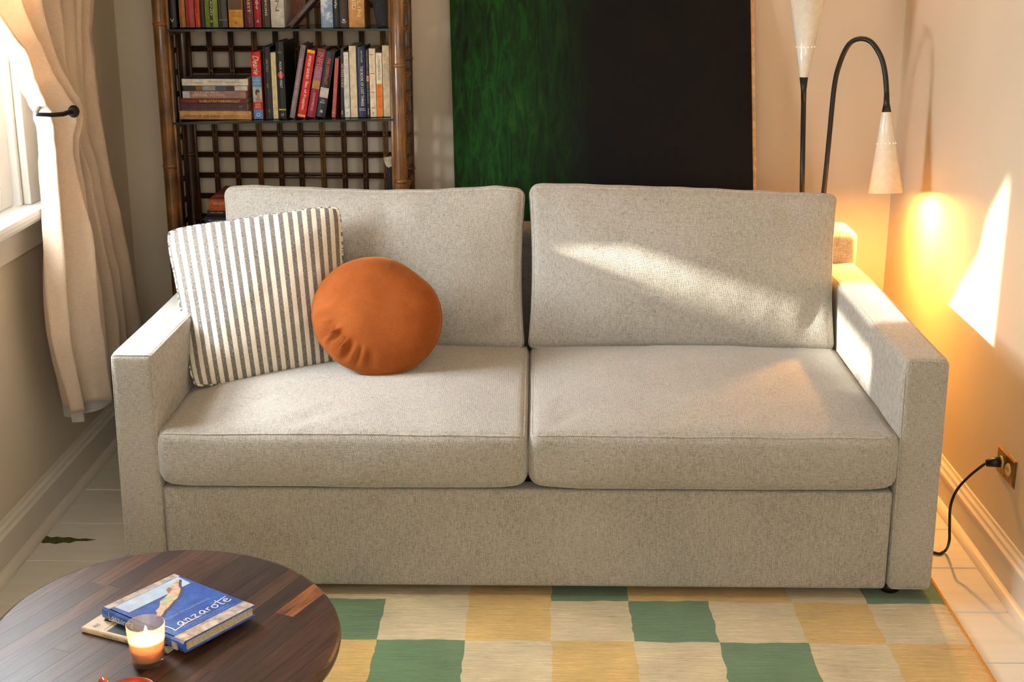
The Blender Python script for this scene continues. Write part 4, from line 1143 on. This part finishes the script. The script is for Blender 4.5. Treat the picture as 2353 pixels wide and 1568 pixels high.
# ================================================================== BOOKS
def bmat(c): return plain(c, .48, var=.12, scale=45, spec=.35)
def booklet(name, label, group, t, h, d, col, loc, rot=(0, 0, 0), hard=True, ox=0.0, blocks=(), texts=(), flat=False, front=None, cols=None):
    """Upright book, spine on -Y. Local x in [ox, ox+t], y in [0, d], z in [0, h]. If flat, lies with its spine to the front (x = length h, z = t)."""
    root = empty(name, loc, rot, label=label, cat='book', group=group)
    b = .0022 if hard else .0007; bul = .0035 if hard else .0006; ov = .003 if hard else .0
    T = (lambda x, y, z: (x, y, z)) if not flat else (lambda x, y, z: (z, y, x))
    def add(mb, nm, m, par=root, **k):
        mb.v = [T(*p) for p in mb.v]; return mb.build(nm, m, par, **k)
    m = bmat(col)
    mb = MB().box(ox, ox + b, bul * .3, d, 0, h).box(ox + t - b, ox + t, bul * .3, d, 0, h)
    n = 6; pf = [(ox + t * k / n, bul * (1 - math.sin(math.pi * k / n)) if hard else (0 if 0 < k < n else .0006)) for k in range(n + 1)]
    mb.prism(pf + [(ox + t, bul + .001), (ox, bul + .001)], 0, h, 'z')
    add(mb, 'cover', m)
    add(MB().box(ox + b, ox + t - b, bul + .001, d - ov, ov, h - ov), 'page_block', PAPER)
    yy0 = -.0003
    for (f0, f1, c) in [x[:3] for x in blocks]:
        add(MB().prism([(ox + t * .03, yy0), (ox + t * .97, yy0), (ox + t * .97, bul), (ox + t * .03, bul)], h * (1 - f1), h * (1 - f0), 'z'), 'spine_panel', bmat(c))
    for tx in texts:
        s, f0, f1, c, fh = tx[:5]; off = tx[5] if len(tx) > 5 else .5; mode = tx[6] if len(tx) > 6 else 'down'; sh = tx[7] if len(tx) > 7 else 0.0
        L = h * (f1 - f0); hh = t * fh; y_ = yy0 - .0003
        if flat:      # reads left to right along the spine: text x -> local +x, text y -> local +z
            text_on('spine_text', s, (h * f0, y_, ox + t * off - hh / 2), (1, 0, 0), (0, 0, 1), L, hh, bmat(c), root, sh)
        elif mode == 'down':
            text_on('spine_text', s, (ox + t * off - hh / 2, y_, h * (1 - f0)), (0, 0, -1), (1, 0, 0), L, hh, bmat(c), root, sh)
        else:         # horizontal line: f0..f1 is its vertical extent, fh its width
            text_on('spine_text', s, (ox + t * (1 - fh) / 2, y_, h * (1 - f1)), (1, 0, 0), (0, 0, 1), t * fh, L, bmat(c), root, sh)
    return root
CRM, WHT, BLK, GRY = (224, 206, 170), (226, 222, 210), (30, 28, 28), (150, 144, 134)
SPY = 4.138
def up(x0, x1, yb, yt, zs, col, label, group, name='book', lean=0.0, d=.145, Y=SPY, hard=True, h=None, rotz=0.0, **kw):
    A, B = aty(x0, yb, Y), aty(x1, yb, Y); t = (B.x - A.x)
    top = aty((x0 + x1) / 2, yt, Y)
    hh = h if h else (top.z - zs(B.x)) / math.cos(lean)
    if lean: t *= math.cos(lean)
    t -= .0006
    ang = lean
    if ang >= 0: loc = (B.x, Y, zs(B.x) + .0004); ox = -t
    else: loc = (A.x, Y, zs(A.x) + .0004); ox = 0.0
    return booklet(name, label, group, t, hh, d, col, loc, (0, ang, rotz), hard, ox, **kw)
z1 = lambda x: S1 + .001
z2 = lambda x: s2z(x) + .0008
z3 = lambda x: S3 + .0006
g1 = 'books on the top glass shelf'
H1 = .215
up(386, 407, 62, 0, z1, (34, 34, 32), 'black book with a white V at the left end of the top shelf', g1, h=H1, texts=[('V', .88, .93, WHT, .45, .5, 'h')])
up(413.5, 427, 62, 0, z1, (170, 112, 56), 'tan book second from the left on the top shelf', g1, h=H1 - .02)
up(429, 448, 62, 0, z1, (168, 62, 62), 'rose-red book right of the tan one on the top shelf', g1, h=H1 - .01, texts=[('TRAVELS', .1, .5, (210, 150, 120), .4)])
up(450, 460.5, 62, 0, z1, (204, 78, 26), 'narrow orange book on the top shelf', g1, h=H1 - .03, texts=[('FOSTER', .45, .78, (120, 30, 14), .5)])
up(462, 471, 62, 0, z1, (58, 40, 34), 'thin dark brown book beside the green one on the top shelf', g1, h=H1 - .03)
up(472.5, 502, 62, 0, z1, (118, 138, 46), 'wide green book with a black centre stripe on the top shelf', g1, h=H1, texts=[('ERAGELAND', .30, .84, WHT, .13)])
gb = [o for o in C.objects if o.name.startswith('book') and o.get('label', '').startswith('wide green')][0]
_t = aty(502, 62, SPY).x - aty(472.5, 62, SPY).x
MB().box(-_t * .64, -_t * .40, -.0005, .003, .001, H1 - .001).build('spine_stripe', bmat((40, 40, 34)), gb)
o = MB().lathe([(0, 0), (_t * .10, 0), (_t * .10, .0006), (0, .0006)], 14).build('emblem', bmat((130, 146, 60)), gb); o.rotation_euler = (R(90), 0, 0); o.location = (-_t * .52, -.0005, .018)
up(504.5, 523, 62, 0, z1, (66, 68, 66), 'charcoal hardback right of the green book on the top shelf', g1, h=H1, blocks=[(.895, .902, (150, 150, 146))])
up(526.5, 559, 62, 0, z1, (206, 150, 48), 'wide mustard book with a brown picture on the top shelf', g1, h=H1, blocks=[(.35, .76, (96, 64, 40))], texts=[('LITTLE', .79, .82, (120, 76, 20), .7, .5, 'h'), ('WOMEN', .83, .86, (120, 76, 20), .66, .5, 'h'), ('4', .92, .955, (70, 44, 20), .14, .5, 'h')])
up(564, 583, 62, 0, z1, (104, 44, 44), 'maroon book with pale capitals on the top shelf', g1, h=H1, texts=[('FOREST', .48, .80, (224, 200, 170), .34), ('gander', .86, .95, (170, 120, 110), .2)])
up(585, 601, 62, 0, z1, (160, 28, 40), 'crimson book with a white triangle on the top shelf', g1, h=H1 - .01, texts=[('the Tribe', .3, .74, WHT, .42, .5, 'down', .3), ('A', .89, .93, WHT, .4, .5, 'h')])
up(603.5, 622, 62, 0, z1, (66, 54, 46), 'dark brown book with a cream square on the top shelf', g1, h=H1, texts=[('CAE EMMONS', .40, .84, (232, 216, 170), .27)], blocks=[])
up(623.5, 654, 62, 0, z1, (206, 202, 190), 'thick pale grey book in the middle of the top shelf', g1, h=H1, texts=[('VIEN', .3, .78, (120, 114, 104), .3)])
up(664, 704, 50, 0, z1, (140, 92, 52), 'brown book with red capitals behind the slanting one on the top shelf', g1, h=.19, Y=SPY + .137, d=.06, texts=[('VW', .55, .80, (150, 40, 26), .7, .5, 'h'), ('M', .82, .92, (150, 40, 26), .5, .5, 'h')])
bx = aty(657, 60, SPY)
booklet('book', 'thin grey-brown book slanting across the top shelf', g1, .012, .125, .12, (92, 78, 74), (bx.x + .016, SPY, S1 + .0015), (0, R(43), 0), True, -.012, texts=[('voyages', .2, .7, (150, 136, 130), .5)])
up(738, 765.5, 62, 0, z1, (138, 160, 184), 'pale blue cloud-patterned book on the top shelf', g1, h=H1 - .02)
o = [q for q in C.objects if q.get('label', '').startswith('pale blue cloud')][0]
t = NT('cloud_cover'); n_ = t.noise(t.coord(), 26, 4, .6); t.base(t.ramp(n_, [(.46, (120, 148, 178)), (.58, (214, 218, 216))])); t.set(Roughness=.4)
o.children[0].data.materials.clear(); o.children[0].data.materials.append(t.m)
up(767, 779, 62, 0, z1, (30, 36, 32), 'black-green book with slanted white letters on the top shelf', g1, h=H1, texts=[('Still Life', .3, .74, WHT, .5, .5, 'down', .3)])
up(780.5, 800, 62, 0, z1, (58, 38, 34), 'brown book with a small white square and bars on the top shelf', g1, h=H1, blocks=[], texts=[('I', .885, .905, WHT, .3, .5, 'h'), ('-', .918, .924, WHT, .6, .5, 'h'), ('-', .934, .939, WHT, .45, .5, 'h')])
up(801.5, 838, 62, 0, z1, (196, 140, 68), 'wide golden-tan book with cream capitals on the top shelf', g1, h=H1, texts=[('MADRID', .35, .76, (238, 222, 180), .24, .36), ('BERLIN', .38, .85, (224, 196, 140), .22, .68)])
up(866, 900, 61, 0, z1, (26, 24, 22), 'black book with white blotches leaning at the right end of the top shelf', g1, h=H1 - .01, lean=R(-9.5))
o = [q for q in C.objects if q.get('label', '').startswith('black book with white blotches')][0]
t = NT('blotched_cover'); n_ = t.noise(t.coord(scale=(1, 1, .5)), 40, 4, .7); t.base(t.ramp(n_, [(.60, (20, 18, 17)), (.68, (180, 170, 150))])); t.set(Roughness=.75)
o.children[0].data.materials.clear(); o.children[0].data.materials.append(t.m)

# lying stack on the middle shelf, bottom to top
g2 = 'books stacked flat on the middle shelf'
def lay(x0, x1, y0, y1, base, th, col, label, group, texts=(), blocks=(), hard=False, d=.145, Y=SPY, cols=None):
    A, B = aty(x0, (y0 + y1) / 2, Y), aty(x1, (y0 + y1) / 2, Y)
    r = booklet('book', label, group, th - .0003, B.x - A.x, d, col, (A.x, Y, base), (0, 0, 0), hard, 0.0, blocks, texts, True)
    if cols:
        L = B.x - A.x
        for f0, f1, c in cols: MB().box(L * f0, L * f1, -.0007, .0005, th * .08, th * .92).build('spine_panel', bmat(c), r)
    return r
zb = s2z(-.868) + .0004
st = [(412, 577, 248, 269, .0255, (206, 160, 96), 'tan hardback at the bottom of the middle-shelf stack', [('Heart of the Land', .08, .56, (110, 76, 36), .34, .42), ('ESSAYS ON THE LAST GREAT PLACES', .62, .84, (160, 120, 66), .16, .45)], (), True, None),
      (414, 567, 231, 248, .0215, (76, 54, 62), 'purple-brown book with a zigzag border, second in the stack', [('^^^^^^^^^^^^^^^^^', .02, .98, (150, 140, 160), .14, .12), ('LIT', .88, .93, (170, 160, 180), .2, .6)], (), False, None),
      (414, 566, 218, 231, .0165, (104, 40, 30), 'maroon paperback with cream capitals, third in the stack', [('The RELUCTANT FUNDAMENTALIST', .28, .90, (248, 214, 130), .44, .5), ('MOHSIN HAMID', .06, .25, (160, 90, 70), .34, .5)], (), False, None),
      (419, 564, 199, 217, .0225, (158, 124, 108), 'mauve book with pale capitals, fourth in the stack', [('IMPERIAL WOMAN', .16, .66, (226, 200, 178), .40, .45), ('PEARL', .2, .6, (226, 200, 178), .18, .82)], (), False, [(.0, .11, (190, 196, 206))]),
      (420, 568, 186, 199, .0160, (50, 54, 58), 'dark paperback with grey colour blocks, fifth in the stack', [], (), False, [(.20, .30, (120, 96, 50)), (.30, .50, (150, 150, 150)), (.50, .67, (78, 92, 112)), (.67, .80, (70, 58, 62)), (.80, 1.0, (206, 204, 196))]),
      (417, 569, 170, 186, .0200, (222, 216, 200), 'white paperback on top of the middle-shelf stack', [('The Middle Stories', .13, .32, (120, 112, 96), .26, .45), ('Christina Rossetti', .38, .60, (150, 140, 116), .26, .62), ('Poems, Stories and Dramas', .66, .94, (120, 112, 96), .22, .5)], (), False, None)]
z = zb
for x0, x1, y0, y1, th, col, lab, tx, blk, hd, cols in st:
    r = lay(x0, x1, y0, y1, z, th, col, lab, g2, tx, blk, hd, .148, SPY, cols); z += th
MB().box(.004, .19, .004, .140, .0197, .0199).build('front_cover', bmat((52, 50, 60)), r)['label'] = 'dark blue-black front cover'

# upright books on the middle shelf
g3 = 'upright books on the middle shelf'
r = up(583, 605, 268, 120, z2, (208, 44, 36), 'red and sky-blue book with a portrait next to the flat stack', g3, d=.15,
   blocks=[(.36, .52, (88, 150, 206)), (.52, .745, (184, 196, 194)), (.862, 1.0, (88, 150, 206))],
   texts=[('Dearie', .05, .335, (250, 236, 214), .62, .5, 'down', .35), ('THE', .385, .40, WHT, .3, .5, 'h'), ('REMARKABLE', .41, .427, WHT, .8, .5, 'h'), ('LIFE OF', .437, .454, WHT, .5, .5, 'h'), ('JULIA CHILD', .464, .482, WHT, .8, .5, 'h'), ('BOB', .765, .795, WHT, .5, .5, 'h'), ('SPITZ', .808, .84, WHT, .64, .5, 'h')])
hh = (aty(594, 120, SPY).z - z2(-.8)); tt = aty(605, 268, SPY).x - aty(583, 268, SPY).x
def spine_shape(name, pts, col, par, y=-.0008):
    return pydata(name, [(-tt + tt * a, y, hh * (1 - b)) for a, b in pts], [tuple(range(len(pts)))], bmat(col), par)
spine_shape('portrait', [(.35, .745), (.32, .70), (.45, .675), (.42, .63), (.5, .60), (.72, .62), (.74, .66), (.70, .69), (.92, .705), (.97, .745)], (190, 140, 110), r)
spine_shape('portrait_hair', [(.34, .64), (.30, .60), (.36, .565), (.55, .55), (.76, .57), (.78, .61), (.68, .60), (.50, .60), (.44, .64)], (92, 58, 42), r, -.0009)
o = MB().lathe([(tt * .13, 0), (tt * .2, 0), (tt * .2, .0005), (tt * .13, .0005)], 12, closed=True).build('emblem', bmat((230, 236, 240)), r); o.rotation_euler = (R(90), 0, 0); o.location = (-tt * .5, -.0005, hh * .065)
up(611, 627, 266, 108, z2, (40, 38, 36), 'black hardback with grey lettering right of the portrait book', g3, texts=[('LIFE ITSELF', .17, .35, GRY, .34), ('ebert', .51, .57, GRY, .4), ('GRAND', .87, .91, GRY, .3)])
up(628, 639.5, 267, 121, z2, (222, 204, 156), 'slim cream book left of the tall black one', g3, hard=False, texts=[('DONNA M JOHNSON HOLY GHOST', .06, .88, (190, 160, 110), .3)])
r = up(641, 658, 268, 96, z2, (32, 31, 30), 'tall thick black book with a red dot on the middle shelf', g3, d=.15, rotz=R(-2.5), texts=[('POOR MAN\'S FEAST', .26, .60, WHT, .34), ('altman', .12, .15, (150, 160, 50), .55, .5, 'h'), ('LV', .935, .965, WHT, .4, .5, 'h')], blocks=[(.875, .890, (216, 210, 40))])
t3 = aty(658, 268, SPY).x - aty(641, 268, SPY).x
o = MB().lathe([(0, 0), (t3 * .40, 0), (t3 * .40, .0004), (0, .0004)], 18).build('red_dot', bmat((206, 50, 44)), r); o.rotation_euler = (R(90), 0, 0); o.location = (-t3 * .48, -.0001, (aty(651, 96, SPY).z - z2(-.68)) * .575)
up(664, 676, 265, 105, z2, (138, 120, 122), 'mauve-grey book leaning against the red and yellow one', g3, lean=R(11.5), texts=[('ALEXANDRA HORNE UNION STREET', .18, .90, (196, 184, 184), .42)])
up(682, 701, 265, 117, z2, (210, 44, 26), 'bright red book with yellow ends leaning on the middle shelf', g3, lean=R(11), blocks=[(.0, .045, (240, 176, 32)), (.955, .985, (240, 176, 32))], texts=[('AMITAV GHOSH', .08, .42, (250, 240, 220), .34), ('Sea of Poppies', .46, .88, (250, 240, 220), .42)])
up(704, 723, 263, 114, z2, (150, 26, 50), 'dark pink book with a faded portrait leaning on the middle shelf', g3, lean=R(11.5), blocks=[(.0, .26, (138, 48, 50)), (.26, .46, (150, 96, 116)), (.46, .58, (176, 132, 70))], texts=[('INFIDEL', .06, .44, (196, 120, 120), .62), ('AYAAN HIRSI ALI', .64, .90, (226, 170, 180), .28)])
up(725, 746, 263, 121, z2, (40, 40, 42), 'black book with orange slanted capitals leaning on the middle shelf', g3, lean=R(11), blocks=[(.55, .70, (196, 188, 170))], texts=[('THE ORIENTALIST', .10, .50, (222, 92, 36), .34, .5, 'down', .15), ('TOM', .735, .755, WHT, .4, .5, 'h'), ('REISS', .765, .787, WHT, .55, .5, 'h'), ('a', .89, .93, WHT, .35, .5, 'h')])
up(761.5, 770.5, 263, 135, z2, (176, 84, 74), 'thin salmon-pink book tilted on the middle shelf', g3, lean=R(5.5), hard=False, texts=[('o', .91, .93, WHT, .4, .5, 'h')])
up(783, 790.5, 263, 112, z2, (46, 36, 32), 'very thin black book left of the white bordered one', g3, lean=R(1.5), hard=False, texts=[('HIS SPEAR NURSE', .22, .56, (206, 190, 170), .55), ('seed', .90, .95, WHT, .5)])
r = up(792, 804.5, 263, 120, z2, (222, 218, 204), 'white book with a ruled border and a black V', g3, hard=False, texts=[('The Temple of Golden Pavilion', .10, .76, (120, 116, 110), .3), ('V', .915, .945, BLK, .4, .5, 'h')])
tb_ = aty(804.5, 263, SPY).x - aty(792, 263, SPY).x; hb_ = aty(798, 120, SPY).z - z2(-.55)
mb = MB()
for x_ in (-.80, -.22): mb.box(tb_ * x_, tb_ * (x_ + .03), -.0006, .0002, hb_ * .14, hb_ * .955)
for z_ in (.14, .952): mb.box(tb_ * -.80, tb_ * -.19, -.0006, .0002, hb_ * z_, hb_ * (z_ + .004))
mb.build('spine_border', bmat((110, 106, 100)), r)
up(806, 822, 263, 106, z2, (214, 194, 156), 'plain cream book left of the navy one', g3, hard=False)
up(823, 842, 262, 108, z2, (38, 46, 72), 'navy book with white capitals on the middle shelf', g3, texts=[('John Connolly', .05, .22, WHT, .26, .6, 'down', .25), ('THE BOOK OF LOST THINGS', .27, .84, WHT, .34, .58), ('=', .875, .905, (170, 180, 200), .7, .5, 'h')])
up(843.5, 850, 260, 115, z2, (34, 30, 32), 'very thin black book right of the navy one', g3, hard=False, blocks=[(.38, .47, (190, 130, 100))], texts=[('HISTORIES OF', .02, .36, GRY, .5), ('FELTHELDA', .5, .8, GRY, .5), ('forward', .87, .96, WHT, .5)])
up(851, 865.5, 263, 112, z2, (224, 206, 168), 'cream book with small orange-red marks on the middle shelf', g3, hard=False, blocks=[], texts=[('-', .08, .095, (210, 110, 80), .6, .5, 'h'), ('-', .355, .37, (210, 110, 80), .7, .5, 'h'), ('-', .63, .645, (210, 110, 80), .7, .5, 'h'), ('-', .86, .875, (210, 110, 80), .7, .5, 'h'), ('World of Wanderers', .12, .34, (200, 160, 130), .4), ('Letters', .40, .60, (200, 170, 140), .3), ('#', .925, .955, (60, 56, 50), .3, .5, 'h')])
up(866.5, 880.5, 266, 122, z2, (226, 210, 176), 'cream book with a bright orange lower half', g3, hard=False, blocks=[(.48, 1.0, (228, 122, 22))], texts=[('A CORAMESSAN BOYLE', .04, .42, (70, 60, 50), .36), ('East is East', .52, .85, (190, 90, 20), .4)])
up(881.5, 899, 267, 105, z2, (208, 188, 150), 'tan book with faint grey capitals near the right post', g3, hard=False, texts=[('BRUCE CHATWIN', .16, .50, (150, 132, 100), .28, .70), ('THE SONGLINES', .11, .56, (170, 150, 116), .34, .34)])
up(901, 909, 267, 110, z2, (208, 154, 46), 'mustard book beside the right bookcase post', g3, hard=False)

# stack on the lower shelf, half hidden by the sofa
g4 = 'books stacked on the lower shelf'
zz = S3 + .0006
LYY = 4.15
zz0 = aty(480, 513, LYY).z
for x0, x1, y0, y1, col, lab, tx, hd in (
   (466, 640, 511, 520, (46, 44, 46), 'dark flat book under the navy one on the lower shelf', [], True),
   (470, 640, 487.5, 511, (42, 50, 78), 'navy book with large cream title on the lower shelf', [('The Definitive Guide', .05, .66, (226, 214, 180), .50)], True),
   (475, 640, 472, 487.5, (52, 46, 46), 'dark book between the navy and orange ones on the lower shelf', [('MARCUS PHILLIPS', .05, .22, (226, 214, 180), .18, .72)], True),
   (478, 640, 446, 472, (204, 100, 46), 'orange book with pale capitals on the lower shelf', [('WHAT REMAINS', .07, .45, (240, 206, 150), .26, .64), ('FIFTY LETTERS', .05, .50, (226, 140, 84), .22, .26)], True),
   (493, 652, 434, 446, (120, 60, 42), 'rust-brown book on top of the lower-shelf stack', [], True)):
    th = aty(500, y0, LYY).z - aty(500, y1, LYY).z
    lay(x0, x1, y0, y1, zz, th, col, lab, g4, tx, (), hd, .155, LYY); zz += th
g5 = 'book with a torn jacket'
rb = up(889, 907, 420, 362, z3, (26, 24, 24), 'black book with a torn white jacket behind the right post', None, Y=4.275, d=.06, texts=[('vitt', .55, .75, WHT, .6, .5, 'down', .3)])
w_ = aty(907, 420, 4.275).x - aty(889, 420, 4.275).x; hj = aty(898, 362, 4.275).z - z3(0)
pts = [(-w_ * 1.35, hj * 1.0), (-w_ * 1.30, hj * .955), (-w_ * 1.05, hj * .87), (-w_ * .8, hj * .855), (-w_ * .7, hj * .84), (-w_ * .55, hj * .862), (-w_ * .1, hj * .868), (w_ * .1, hj * .90), (w_ * .15, hj * 1.02)]
mb = MB().prism(pts, -.0012, -.0004, 'y'); mb.build('torn_jacket', plain((206, 190, 160), .7, var=.2), rb)['label'] = 'torn cream paper jacket'
